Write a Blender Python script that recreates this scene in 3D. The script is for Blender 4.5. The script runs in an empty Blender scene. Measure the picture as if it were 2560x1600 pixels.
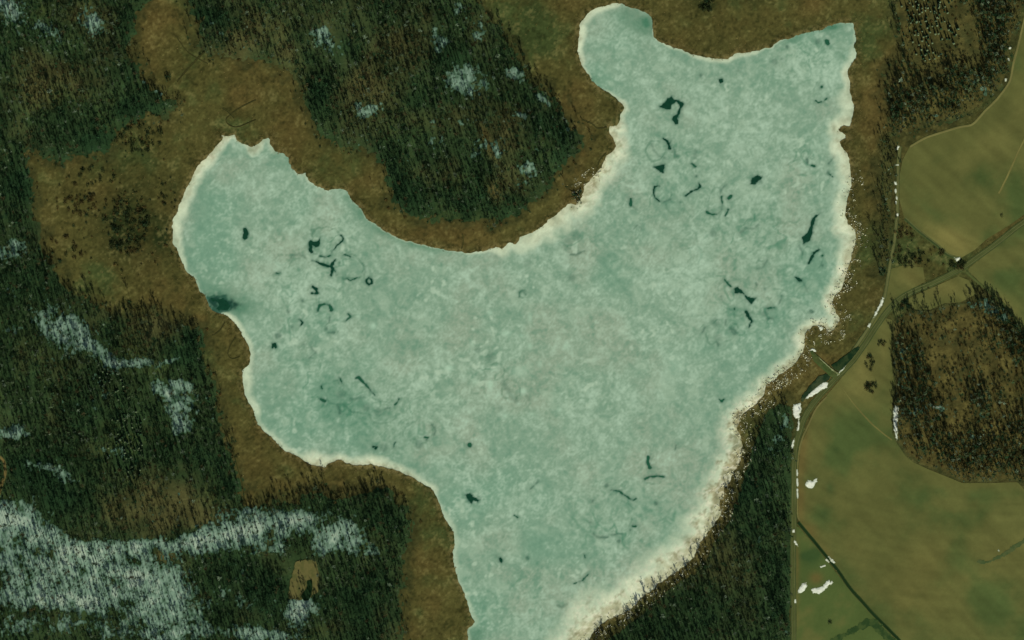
import bpy, math, random
import numpy as np
from mathutils import Vector

# ---------------------------------------------------------------- camera, light, exposure
S = 0.6                                   # metres per photograph pixel (2560 x 1600)
scn = bpy.context.scene
COL = scn.collection
CAM_H = 6000.0
cam_d = bpy.data.cameras.new('camera')
cam_d.sensor_width = 36.0
cam_d.lens = 36.0 * CAM_H / (2560 * S)
cam_d.clip_start = 10.0
cam_d.clip_end = 60000.0
cam = bpy.data.objects.new('camera', cam_d)
cam.location = (0, 0, CAM_H)
COL.objects.link(cam)
scn.camera = cam

ELEV = math.radians(29.0)
AZ = math.radians(163.0)                  # clockwise from +Y (up in the photograph)
to_sun = Vector((math.cos(ELEV) * math.sin(AZ), math.cos(ELEV) * math.cos(AZ), math.sin(ELEV)))
world = bpy.data.worlds.new('World')
scn.world = world
world.use_nodes = True
wn = world.node_tree.nodes
sky = wn.new('ShaderNodeTexSky')
sky.sky_type = 'NISHITA'
sky.sun_disc = False
sky.sun_elevation = ELEV
sky.sun_rotation = AZ
wn['Background'].inputs['Strength'].default_value = 0.055
world.node_tree.links.new(sky.outputs[0], wn['Background'].inputs['Color'])
sun_d = bpy.data.lights.new('sun', 'SUN')
sun_d.energy = 4.6
sun_d.angle = math.radians(0.53)
sun_d.color = (1.0, 0.96, 0.88)
sun = bpy.data.objects.new('sun', sun_d)
sun.rotation_euler = to_sun.to_track_quat('Z', 'Y').to_euler()
sun.location = (300, -900, 800)
COL.objects.link(sun)
scn.view_settings.view_transform = 'Standard'
scn.view_settings.look = 'None'
scn.view_settings.exposure = 0.0
scn.view_settings.gamma = 1.0
scn.view_settings.use_curve_mapping = False
scn.cycles.max_bounces = 4
scn.cycles.diffuse_bounces = 2

# radiance a white, flat, sunlit sheet has under this light (measured); used to turn seen colours into base colours
LIGHT = np.array([0.92, 0.92, 0.95], np.float32)
random.seed(7)
rng = np.random.default_rng(7)


def lin(c):
    c = np.asarray(c, np.float32) / 255.0
    return np.where(c <= 0.04045, c / 12.92, ((c + 0.055) / 1.055) ** 2.4).astype(np.float32)


def alb(*c):
    return np.minimum(lin(c) / LIGHT, 0.86)


# ---------------------------------------------------------------- the survey grid (photograph pixels)
STEP = 2.5
GX = np.arange(-60, 2620.1, STEP, dtype=np.float32)
GY = np.arange(-60, 1660.1, STEP, dtype=np.float32)
NX, NY = len(GX), len(GY)
PX, PY = np.meshgrid(GX, GY)


def wx(px):
    return (np.asarray(px) - 1280.0) * S


def wy(py):
    return (800.0 - np.asarray(py)) * S


_lat = {}


def vnoise(x, y, scale, seed):
    """smooth value noise in -1..1"""
    if seed not in _lat:
        _lat[seed] = np.random.default_rng(seed).uniform(-1, 1, (256, 256)).astype(np.float32)
    L = _lat[seed]
    u = x / scale + 500.0
    v = y / scale + 500.0
    iu = np.floor(u).astype(np.int32)
    iv = np.floor(v).astype(np.int32)
    fu = (u - iu).astype(np.float32)
    fv = (v - iv).astype(np.float32)
    fu = fu * fu * (3 - 2 * fu)
    fv = fv * fv * (3 - 2 * fv)
    a = L[iv & 255, iu & 255]
    b = L[iv & 255, (iu + 1) & 255]
    c = L[(iv + 1) & 255, iu & 255]
    d = L[(iv + 1) & 255, (iu + 1) & 255]
    return (a + (b - a) * fu) * (1 - fv) + (c + (d - c) * fu) * fv


def fbm(x, y, scale, seed, octs=4, gain=0.5):
    t = 0
    amp = 1.0
    tot = 0
    ca, sa = math.cos(0.6), math.sin(0.6)
    for k in range(octs):
        t = t + amp * vnoise(x, y, scale, seed + k * 17)
        tot += amp
        amp *= gain
        scale *= 0.5
        x, y = x * ca - y * sa, x * sa + y * ca
    return t / tot * 1.5


def sstep(a, b, x):
    t = np.clip((x - a) / (b - a), 0, 1)
    return t * t * (3 - 2 * t)


def mix(a, b, t):
    return a + (b - a) * (t[..., None] if np.ndim(t) and np.ndim(a) > np.ndim(t) else t)


def sdf_poly(pts, x, y):
    """signed distance, positive inside"""
    pts = np.asarray(pts, np.float32)
    d2 = np.full(x.shape, 1e12, np.float32)
    ins = np.zeros(x.shape, bool)
    for (ax, ay), (bx, by) in zip(pts, np.roll(pts, -1, 0)):
        ex, ey = bx - ax, by - ay
        l2 = ex * ex + ey * ey
        if l2 < 1e-9:
            continue
        rx, ry = x - ax, y - ay
        t = np.clip((rx * ex + ry * ey) / l2, 0, 1)
        d2 = np.minimum(d2, (rx - t * ex) ** 2 + (ry - t * ey) ** 2)
        if ey != 0:
            c = ((ay > y) != (by > y)) & (x < ax + ex * (y - ay) / ey)
            ins ^= c
    d = np.sqrt(d2)
    return np.where(ins, d, -d)


def up2(a):
    """coarse (every second grid vertex) to full grid"""
    out = np.empty((NY, NX), np.float32)
    out[::2, ::2] = a
    out[1::2, ::2] = 0.5 * (a[:-1] + a[1:])
    out[:, 1::2] = 0.5 * (out[:, :-1:2] + out[:, 2::2])
    return out


CX, CY = PX[::2, ::2], PY[::2, ::2]


def region(pts):
    return up2(sdf_poly(pts, CX, CY))


def sdf_stroke(pts, ws, x, y):
    """signed distance to a stroke with varying half width, positive inside"""
    best = np.full(x.shape, -1e9, np.float32)
    if len(pts) == 1:
        return ws[0] - np.hypot(x - pts[0][0], y - pts[0][1])
    for k in range(len(pts) - 1):
        (ax, ay), (bx, by) = pts[k], pts[k + 1]
        ex, ey = bx - ax, by - ay
        t = np.clip(((x - ax) * ex + (y - ay) * ey) / max(ex * ex + ey * ey, 1e-6), 0, 1)
        d = np.hypot(x - ax - t * ex, y - ay - t * ey)
        best = np.maximum(best, ws[k] + (ws[k + 1] - ws[k]) * t - d)
    return best


def blob(cx, cy, rx, ry, ang=0.0, x=None, y=None):
    x = PX if x is None else x
    y = PY if y is None else y
    a = math.radians(ang)
    u = ((x - cx) * math.cos(a) + (y - cy) * math.sin(a)) / rx
    v = (-(x - cx) * math.sin(a) + (y - cy) * math.cos(a)) / ry
    return np.exp(-(u * u + v * v))


def blobs(lst):
    t = np.zeros((NY, NX), np.float32)
    for b in lst:
        cx, cy, rx, ry = b[:4]
        s = b[4] if len(b) > 4 else 1.0
        ang = b[5] if len(b) > 5 else 0.0
        R = 2.6 * max(rx, ry)
        i0, i1 = np.searchsorted(GX, [cx - R, cx + R])
        j0, j1 = np.searchsorted(GY, [cy - R, cy + R])
        if i1 <= i0 or j1 <= j0:
            continue
        t[j0:j1, i0:i1] += s * blob(cx, cy, rx, ry, ang, PX[j0:j1, i0:i1], PY[j0:j1, i0:i1])
    return t


def sample(a, px, py):
    u = np.clip((np.asarray(px, np.float32) - GX[0]) / STEP, 0, NX - 1.001)
    v = np.clip((np.asarray(py, np.float32) - GY[0]) / STEP, 0, NY - 1.001)
    i = u.astype(int)
    j = v.astype(int)
    fu = u - i
    fv = v - j
    return (a[j, i] * (1 - fu) + a[j, i + 1] * fu) * (1 - fv) + (a[j + 1, i] * (1 - fu) + a[j + 1, i + 1] * fu) * fv


def clip_grid(f, x, y, arrs):
    """triangulate the part of a grid where f > 0; returns xy, list of attributes, quads, tris"""
    ny, nx = f.shape
    ins = f > 0
    idx = np.arange(ny * nx).reshape(ny, nx)
    a, b, c, d = ins[:-1, :-1], ins[:-1, 1:], ins[1:, 1:], ins[1:, :-1]
    full = a & b & c & d
    part = (a | b | c | d) & ~full
    A, B, Cc, D = idx[:-1, :-1], idx[:-1, 1:], idx[1:, 1:], idx[1:, :-1]
    quads = np.stack([D[full], Cc[full], B[full], A[full]], 1)
    T = np.concatenate([np.stack([D[part], Cc[part], B[part]], 1), np.stack([D[part], B[part], A[part]], 1)])
    fi = f.ravel()
    tin = fi[T] > 0
    n_in = tin.sum(1)
    edges, tri_parts = [], []
    t3 = T[n_in == 3]
    N0 = ny * nx

    def ekey(p, q):
        lo, hi = np.minimum(p, q), np.maximum(p, q)
        return lo.astype(np.int64) * N0 + hi
    new = []          # triangles with entries: grid index or -(edge key)-1
    new.append(t3.astype(np.int64))
    for n in (1, 2):
        M = T[n_in == n]
        mi = tin[n_in == n]
        if not len(M):
            continue
        lone = np.argmax(mi, 1) if n == 1 else np.argmin(mi, 1)
        r = np.arange(len(M))
        p = M[r, lone]
        q = M[r, (lone + 1) % 3]
        s = M[r, (lone + 2) % 3]
        e1 = -ekey(p, q) - 1
        e2 = -ekey(p, s) - 1
        if n == 1:
            new.append(np.stack([p, e1, e2], 1))
        else:
            new.append(np.stack([e1, q, s], 1))
            new.append(np.stack([e1, s, e2], 1))
    tri = np.concatenate(new) if new else np.zeros((0, 3), np.int64)
    keys = np.unique(tri[tri < 0])
    ek = -keys - 1
    lo, hi = ek // N0, ek % N0
    t = fi[lo] / (fi[lo] - fi[hi])
    tri_m = tri.copy()
    if len(keys):
        neg = tri < 0
        tri_m[neg] = N0 + np.searchsorted(keys, tri[neg])
    used = np.unique(np.concatenate([quads.ravel(), tri_m.ravel()]))
    remap = np.zeros(N0 + len(keys), np.int64)
    remap[used] = np.arange(len(used))
    outs = []
    for arr in [x, y] + arrs:
        flat = arr.reshape(N0, -1)
        tt = t[:, None]
        ev = flat[lo] * (1 - tt) + flat[hi] * tt
        outs.append(np.concatenate([flat, ev])[used])
    return outs[0][:, 0], outs[1][:, 0], outs[2:], remap[quads], remap[tri_m]


def make_mesh(name, co, quads, tris, cols=None, mats=(), mat_idx=None, smooth=False):
    me = bpy.data.meshes.new(name)
    co = np.ascontiguousarray(co, np.float32)
    me.vertices.add(len(co))
    me.vertices.foreach_set('co', co.ravel())
    nq, nt = len(quads), len(tris)
    loops = np.concatenate([np.asarray(quads, np.int32).ravel(), np.asarray(tris, np.int32).ravel()]).astype(np.int32)
    me.loops.add(len(loops))
    me.loops.foreach_set('vertex_index', loops)
    me.polygons.add(nq + nt)
    starts = np.concatenate([np.arange(nq) * 4, nq * 4 + np.arange(nt) * 3]).astype(np.int32)
    me.polygons.foreach_set('loop_start', starts)
    if mat_idx is not None:
        me.polygons.foreach_set('material_index', np.asarray(mat_idx, np.int32))
    if cols is not None:
        at = me.attributes.new('tint', 'FLOAT_COLOR', 'POINT')
        rgba = np.ones((len(co), 4), np.float32)
        rgba[:, :3] = np.clip(cols, 0.001, 0.9)
        at.data.foreach_set('color', rgba.ravel())
    for m in mats:
        me.materials.append(m)
    me.update(calc_edges=True)
    me.validate()
    if not smooth:
        me.polygons.foreach_set('use_smooth', np.zeros(nq + nt, bool))
    else:
        me.polygons.foreach_set('use_smooth', np.ones(nq + nt, bool))
    return me


def link(name, me, parent=None, **props):
    o = bpy.data.objects.new(name, me)
    COL.objects.link(o)
    if parent is not None:
        o.parent = parent
    for k, v in props.items():
        if v is not None:
            o[k] = v
    return o


def material(name, rough=1.0, spec=0.1, noise_scale=0.0, amt=0.0, bump=0.0, bump_scale=0.5, stretch=None, base=None):
    m = bpy.data.materials.new(name)
    m.use_nodes = True
    nt = m.node_tree
    N, Lk = nt.nodes, nt.links
    bsdf = N['Principled BSDF']
    bsdf.inputs['Roughness'].default_value = rough
    bsdf.inputs['Specular IOR Level'].default_value = spec
    if base is None:
        at = N.new('ShaderNodeAttribute')
        at.attribute_name = 'tint'
        src = at.outputs['Color']
    else:
        rgb = N.new('ShaderNodeRGB')
        rgb.outputs[0].default_value = (*[float(v) for v in base], 1)
        src = rgb.outputs[0]
    tc = N.new('ShaderNodeTexCoord')
    vec = tc.outputs['Object']
    if stretch:
        mp = N.new('ShaderNodeMapping')
        mp.inputs['Rotation'].default_value = (0, 0, stretch[0])
        mp.inputs['Scale'].default_value = stretch[1]
        Lk.new(vec, mp.inputs['Vector'])
        vec = mp.outputs['Vector']
    if amt:
        nz = N.new('ShaderNodeTexNoise')
        nz.inputs['Scale'].default_value = noise_scale
        nz.inputs['Detail'].default_value = 5
        nz.inputs['Roughness'].default_value = 0.65
        Lk.new(vec, nz.inputs['Vector'])
        mr = N.new('ShaderNodeMapRange')
        mr.inputs['From Min'].default_value = 0.25
        mr.inputs['From Max'].default_value = 0.75
        mr.inputs['To Min'].default_value = 1 - amt
        mr.inputs['To Max'].default_value = 1 + amt
        Lk.new(nz.outputs['Fac'], mr.inputs['Value'])
        vm = N.new('ShaderNodeVectorMath')
        vm.operation = 'SCALE'
        Lk.new(src, vm.inputs[0])
        Lk.new(mr.outputs['Result'], vm.inputs['Scale'])
        src = vm.outputs['Vector']
    Lk.new(src, bsdf.inputs['Base Color'])
    if bump:
        nb = N.new('ShaderNodeTexNoise')
        nb.inputs['Scale'].default_value = bump_scale
        nb.inputs['Detail'].default_value = 4
        Lk.new(vec, nb.inputs['Vector'])
        bp = N.new('ShaderNodeBump')
        bp.inputs['Strength'].default_value = 1.0
        bp.inputs['Distance'].default_value = bump
        Lk.new(nb.outputs['Fac'], bp.inputs['Height'])
        Lk.new(bp.outputs['Normal'], bsdf.inputs['Normal'])
    return m


M_ICE = material('lake_ice', 0.75, 0.15, 0.35, 0.07)
M_WATER = material('open_water', 0.12, 0.3, 0.2, 0.25, base=alb(20, 62, 42))
M_WATER2 = material('slushy_water', 0.3, 0.2, 0.2, 0.25, base=alb(34, 88, 62))
M_MARSH = material('marsh_sedge', 1.0, 0.0, 0.5, 0.2, 0.12, 0.9)
M_LITTER = material('leaf_litter', 1.0, 0.0, 0.4, 0.25, 0.3, 0.5)
M_FIELD = material('stubble', 1.0, 0.0, 0.25, 0.07)
M_SNOW = material('snow', 0.9, 0.05, 0.3, 0.05)
M_TRACK = material('worn_track', 1.0, 0.0, 0.5, 0.12)
M_BARK = material('bark', 1.0, 0.0)
M_LEAF = material('twigs_and_needles', 1.0, 0.0)
M_GROUND = material('far_ground', 1.0, 0.0, 0.01, 0.3, base=alb(50, 56, 32))

# ---------------------------------------------------------------- outlines read off the photograph
LAKE = [(587,336),(595,352),(603,356),(614,361),(620,362),(629,368),(646,359),(661,345),(675,339),(677,361),(689,379),(709,382),(723,395),
 (728,418),(746,432),(764,430),(771,450),(793,464),(818,473),(850,469),(860,471),(871,480),(882,500),(904,518),(912,534),(918,546),(943,562),
 (971,580),(1000,596),(1039,607),(1082,617),(1121,625),(1171,632),(1207,626),(1243,616),(1256,622),(1271,603),(1289,609),(1300,590),(1318,586),(1350,569),
 (1368,551),(1393,534),(1421,507),(1440,510),(1454,493),(1461,464),(1482,439),(1504,414),(1514,386),(1529,379),(1540,366),(1536,357),(1525,340),(1518,321),
 (1524,310),(1539,314),(1545,304),(1550,285),(1559,271),(1550,257),(1529,239),(1504,225),(1482,207),(1464,182),(1450,154),(1443,121),(1446,86),(1450,57),
 (1468,32),(1493,18),(1529,9),(1557,7),(1564,16),(1593,21),(1618,32),(1630,46),(1634,75),(1636,92),(1657,106),(1682,116),(1707,123),(1721,132),
 (1754,141),(1782,146),(1818,145),(1843,130),(1879,127),(1929,116),(1946,102),(1982,91),(2021,77),(2057,73),(2079,61),(2104,54),(2132,57),
 (2138,75),(2141,104),(2134,112),(2141,130),(2141,143),(2132,157),(2123,171),(2120,180),(2125,207),(2129,243),(2136,264),(2132,296),(2125,318),(2108,316),(2096,326),(2112,336),(2121,343),(2100,354),
 (2104,368),(2125,393),(2129,429),(2132,464),(2121,493),(2114,536),(2121,559),(2141,576),(2143,601),(2132,637),(2121,673),(2114,701),
 (2104,726),(2086,744),(2082,759),(2089,776),(2100,794),(2089,826),(2075,834),(2057,816),(2036,816),(2018,830),(2011,851),(2011,873),
 (2000,901),(1971,926),(1943,948),(1918,966),(1911,994),(1886,1016),(1857,1041),(1843,1069),(1850,1090),(1861,1115),(1850,1150),(1843,1170),(1818,1217),
 (1804,1260),(1804,1292),(1779,1321),(1754,1356),(1729,1403),(1700,1424),(1660,1455),(1636,1471),(1600,1499),(1560,1535),(1500,1560),(1475,1599),(1450,1640),(1430,1720),
 (1190,1720),(1171,1620),(1168,1599),(1164,1574),(1186,1555),(1176,1535),(1161,1496),(1154,1471),(1143,1449),(1136,1417),(1132,1381),(1136,1360),(1129,1324),
 (1107,1289),(1096,1260),(1089,1242),(1079,1224),(1054,1210),(1029,1192),(993,1178),(968,1171),(929,1162),(886,1165),(860,1157),(846,1150),(832,1157),
 (811,1171),(779,1165),(750,1146),(714,1130),(696,1114),(679,1092),(661,1081),(643,1060),(632,1023),(614,994),(607,959),(604,926),(621,909),
 (625,887),(618,862),(604,834),(586,809),(568,791),(550,785),(532,780),(525,772),(520,757),(514,741),(496,725),(486,698),(468,684),(454,659),
 (443,630),(430,609),(430,548),(443,528),(461,479),(479,446),(489,418),(518,389),(546,361),(557,346),(550,336),(568,340)]
WOODS = {
 'nw': [(375,-140),(375,0),(357,29),(336,46),(339,82),(314,129),(343,157),(357,186),(364,211),(404,243),(443,257),(443,279),(411,296),(371,293),
  (336,296),(314,314),(289,343),(279,375),(250,386),(200,389),(154,407),(107,400),(82,375),(75,345),(60,380),(71,421),(79,464),(82,536),(100,566),(104,609),
  (121,644),(143,673),(150,709),(193,737),(236,762),(290,790),(321,776),(350,790),(379,773),(429,801),(475,816),(500,826),(507,859),(514,894),(511,923),(532,955),
  (543,994),(546,1030),(557,1081),(571,1114),(586,1167),(607,1214),(613,1267),(679,1260),(743,1253),(746,1228),(804,1231),(857,1246),(886,1228),
  (932,1217),(975,1228),(993,1256),(1021,1274),(1029,1303),(1025,1364),(1011,1403),(1004,1446),(1000,1489),(1007,1531),(1000,1578),(1004,1631),(1004,1760),(-160,1760),(-160,-140)],
 'n': [(475,-140),(475,0),(493,46),(496,107),(536,129),(568,143),(607,150),(664,150),(700,161),(725,186),(754,214),(764,261),(786,296),(804,332),
  (832,357),(860,364),(921,375),(943,396),(961,421),(961,464),(982,500),(1011,529),(1046,540),(1100,549),(1171,553),(1243,547),(1296,535),(1343,495),
  (1368,475),(1389,446),(1407,414),(1436,386),(1464,350),(1450,329),(1421,314),(1404,286),(1382,250),(1357,229),(1329,200),(1311,168),(1296,136),
  (1275,100),(1250,71),(1225,43),(1207,18),(1200,-10),(1190,-140)],
 'ne': [(2257,-140),(2236,36),(2250,107),(2256,143),(2214,179),(2214,229),(2225,257),(2218,307),(2236,332),(2271,339),(2300,321),(2364,304),(2400,294),
  (2450,271),(2486,236),(2511,207),(2521,171),(2525,143),(2532,104),(2543,64),(2560,20),(2580,-140)],
 'strip': [(2205,335),(2228,330),(2232,420),(2228,530),(2226,600),(2218,660),(2205,690),(2198,675),(2206,560),(2206,420)],
 'e': [(2232,801),(2271,776),(2321,776),(2361,762),(2407,758),(2443,744),(2479,744),(2514,773),(2539,801),(2562,833),(2680,860),(2680,1260),(2562,1222),(2543,1203),
  (2468,1205),(2404,1205),(2371,1191),(2325,1173),(2286,1155),(2264,1137),(2241,1103),(2231,1081),(2231,1012),(2239,976),(2232,923),(2229,851)],
 'se': [(1950,1012),(1979,1019),(1986,1059),(1982,1096),(1979,1167),(1980,1310),(1979,1417),(1975,1524),(1979,1599),(1979,1760),(1450,1760),(1470,1640),(1500,1612),(1550,1580),
  (1620,1520),(1680,1465),(1735,1435),(1770,1385),(1800,1330),(1830,1290),(1845,1240),(1865,1180),(1885,1120),(1905,1060),(1925,1025)],
}
FIELDS = {
 'north': [(2680,-140),(2580,-140),(2562,40),(2547,110),(2533,160),(2526,200),(2497,242),(2462,277),(2432,309),(2400,315),(2360,328),(2312,344),(2274,366),(2256,400),
  (2248,440),(2248,500),(2260,545),(2307,584),(2343,612),(2371,637),(2400,646),(2436,625),(2468,596),(2521,564),(2560,536),(2680,455)],
 'east': [(2680,475),(2560,556),(2530,580),(2480,625),(2440,655),(2418,674),(2452,709),(2504,751),(2541,796),(2564,830),(2680,860)],
 'middle': [(2226,672),(2255,664),(2307,668),(2312,704),(2275,726),(2240,746),(2216,774),(2190,812),(2163,858),(2135,902),(2104,936),(2120,905),(2150,860),(2178,815),(2206,768),(2216,735),(2222,700)],
 'corner': [(2271,746),(2300,732),(2335,717),(2395,690),(2420,700),(2440,735),(2400,756),(2360,758),(2325,774),(2290,774),(2272,765)],
 'south': [(2104,944),(2140,902),(2170,860),(2194,820),(2215,795),(2230,800),(2227,851),(2230,923),(2237,976),(2229,1012),(2229,1081),(2239,1104),(2262,1138),(2284,1156),(2323,1174),
  (2370,1193),(2404,1207),(2468,1207),(2543,1205),(2562,1226),(2680,1262),(2680,1760),(2390,1760),(2256,1605),(2195,1540),(2135,1475),(2087,1410),(2040,1352),(2001,1306),(1995,1280),(1994,1203),(2001,1114),
  (2020,1072),(2034,1030),(2062,994)],
 'paddock': [(1988,1312),(1997,1318),(2035,1362),(2080,1418),(2128,1480),(2188,1546),(2249,1610),(2380,1760),(1988,1760)],
}

# shore ice fringe: x, y, width, strength, beige
FR = np.array([(550,340,26,.9,.5),(500,400,28,.9,.4),(440,520,26,.9,.2),(428,590,24,.9,.2),(443,640,15,.7,.1),(490,700,6,.3,.1),(550,760,1,0,0),(580,795,14,.85,.3),(604,834,14,.7,.1),
 (625,890,12,.5,0),(603,940,28,.7,.1),(620,1000,22,.6,.1),(660,1080,12,.5,.3),(720,1130,16,.6,.4),(800,1168,42,.95,.4),(850,1150,18,.85,.4),(930,1158,26,.95,.4),(1000,1178,18,.7,.5),
 (1070,1215,18,.7,.2),(1095,1260,6,.3,0),(1110,1300,14,.4,0),(1140,1390,14,.4,0),(1140,1450,8,.25,0),(1165,1540,12,.3,0),(1170,1600,8,.2,0),(600,360,6,.4,.5),(640,367,26,.75,.4),
 (677,361,10,.3,.2),(720,400,1,0,0),(765,440,6,.4,.3),(800,465,4,.3,0),(870,490,3,.2,0),(912,536,4,.3,.2),(980,580,4,.4,.3),(1050,610,4,.3,.2),(1120,628,3,.2,0),(1200,628,7,.6,.2),
 (1260,612,22,.85,.2),(1330,580,42,.9,.2),(1393,534,48,.95,.3),(1454,493,46,.9,.5),(1500,430,44,.9,.6),(1525,330,40,.9,.5),(1559,271,16,.75,.4),(1530,240,8,.5,.4),(1490,210,3,.15,0),
 (1464,182,6,.6,.2),(1446,140,15,.95,.2),(1446,80,17,1,.2),(1468,32,17,1,.2),(1529,10,14,.9,.2),(1570,20,2,.1,0),(1620,40,1,0,0),(1636,90,3,.5,0),(1700,120,7,.6,.2),(1760,143,11,.75,.3),
 (1818,143,13,.85,.4),(1850,130,15,.8,.3),(1929,115,6,.5,.2),(1982,91,2,.2,0),(2079,61,1,.1,0),(2130,60,4,.3,0),(2140,100,8,.4,0),(2141,140,18,.6,0),(2125,200,20,.85,.2),(2129,260,38,.85,.2),
 (2120,320,40,.9,.3),(2100,355,28,1,.3),(2125,430,36,.95,.3),(2121,500,30,.9,.3),(2140,600,42,.95,.4),(2114,700,38,.95,.6),(2086,750,30,.9,.6),(2090,810,32,.9,.8),(2040,820,22,.85,.5),
 (2011,860,28,.85,.5),(2000,901,32,.9,.5),(1943,948,34,.9,.6),(1900,1000,40,.95,.7),(1850,1080,48,1,.75),(1850,1150,56,1,.8),(1825,1200,62,1,.8),(1804,1270,72,1,.75),(1754,1356,78,1,.6),(1700,1424,74,1,.5),
 (1600,1499,74,1,.6),(1500,1570,90,1,.6),(1450,1640,90,1,.6)], np.float32)

# ---------------------------------------------------------------- masks
wob = fbm(PX, PY, 26, 11, 4, 0.6)
fine = fbm(PX, PY, 9, 12, 2)
f_lake0 = region(LAKE)
wobble_amp = 3.0 + 5.0 * sstep(1250, 1650, PX + 0.3 * PY - 300) * sstep(850, 1000, PY)
f_lake = f_lake0 + wobble_amp * wob * 0.7 + 1.6 * fine
wob2 = fbm(PX, PY, 40, 23, 4, 0.6)
wood = {k: region(v) for k, v in WOODS.items()}
edge = 10 * wob2 + 9 * fine + 5 * fbm(PX, PY, 16, 27, 2)
f_wood = {k: w + edge * (0.35 if k in ('e', 'se', 'strip') else 1.0) for k, w in wood.items()}
f_forest = np.maximum.reduce(list(f_wood.values()))
field = {k: region(v) for k, v in FIELDS.items()}
f_field_all = np.maximum.reduce(list(field.values()))
f_forest = np.minimum(f_forest, -f_field_all - 1.0)
f_forest = np.minimum(f_forest, -f_lake - 6.0)
farm = sstep(-60, 40, np.maximum(f_field_all, wood['e'])) * (PX > 1960)

# terrain height in metres (lake level = 0)
d_land = np.clip(-f_lake0, 0, 1e4) * S
Fcoarse = np.clip(np.maximum.reduce(list(wood.values())) * S, 0, 90)
TER = 0.32 + 0.016 * np.minimum(d_land, 60) + 0.045 * Fcoarse * (1 + 0.6 * vnoise(PX, PY, 210, 31)) + 0.012 * np.minimum(d_land, 260) * sstep(1900, 2300, PX)
TER = TER + 0.9 * farm * (0.4 + 0.6 * vnoise(PX, PY, 260, 33)) * sstep(20, 120, d_land)
TER = np.where(f_lake0 > 0, 0.32, TER).astype(np.float32)


def ter(px, py):
    return sample(TER, px, py)


def sheet(name, f, zoff, cols, mat, rough=0.0, seed=1, smooth=True, flat=None, parent=None, st=1, **props):
    if flat is not None:
        z = np.full((NY, NX), flat, np.float32)
    else:
        z = TER + zoff
        if rough:
            z = z + rough * np.random.default_rng(seed).uniform(-1, 1, (NY, NX)).astype(np.float32)
    xs, ys, (zz, cc), q, t = clip_grid(f[::st, ::st], PX[::st, ::st], PY[::st, ::st], [z[::st, ::st].astype(np.float32), cols[::st, ::st].astype(np.float32)])
    me = make_mesh(name, np.stack([wx(xs), wy(ys), zz[:, 0]], 1), q, t, cc, [mat], smooth=smooth)
    return link(name, me, parent, **props)


def local_sheet(name, sd, pad, box, zfun, mat, step=1.2, cols=None, **props):
    """small sheet from a signed distance function over a box of photograph pixels"""
    x0, x1, y0, y1 = box
    gx = np.arange(x0 - pad, x1 + pad + step, step, dtype=np.float32)
    gy = np.arange(y0 - pad, y1 + pad + step, step, dtype=np.float32)
    x, y = np.meshgrid(gx, gy)
    f = sd(x, y)
    if not (f > 0).any():
        return None
    z = zfun(x, y, f).astype(np.float32)
    arrs = [z]
    if cols is not None:
        arrs.append(cols(x, y, f).astype(np.float32))
    xs, ys, outs, q, t = clip_grid(f, x, y, arrs)
    me = make_mesh(name, np.stack([wx(xs), wy(ys), outs[0][:, 0]], 1), q, t, outs[1] if cols is not None else None, [mat], smooth=True)
    return link(name, me, **props)


# ---------------------------------------------------------------- ground to the horizon (under everything)
def far_ground():
    n = 60
    k = np.linspace(-1, 1, n)
    g = np.sign(k) * (np.abs(k) ** 3) * 20000 + k * 800
    x, y = np.meshgrid(g, g)
    idx = np.arange(n * n).reshape(n, n)
    q = np.stack([idx[:-1, :-1].ravel(), idx[:-1, 1:].ravel(), idx[1:, 1:].ravel(), idx[1:, :-1].ravel()], 1)
    z = np.full(n * n, -1.5)
    me = make_mesh('ground', np.stack([x.ravel(), y.ravel(), z], 1), q, np.zeros((0, 3)), None, [M_GROUND])
    link('ground', me, kind='structure', label='brown winter ground reaching to the horizon around the lake')


far_ground()

# ---------------------------------------------------------------- the frozen lake
# leads and melt holes: (points, half widths, darkness) in photograph pixels; one point = a round spot
def P(*pts):
    return ('poly', list(pts))


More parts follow.
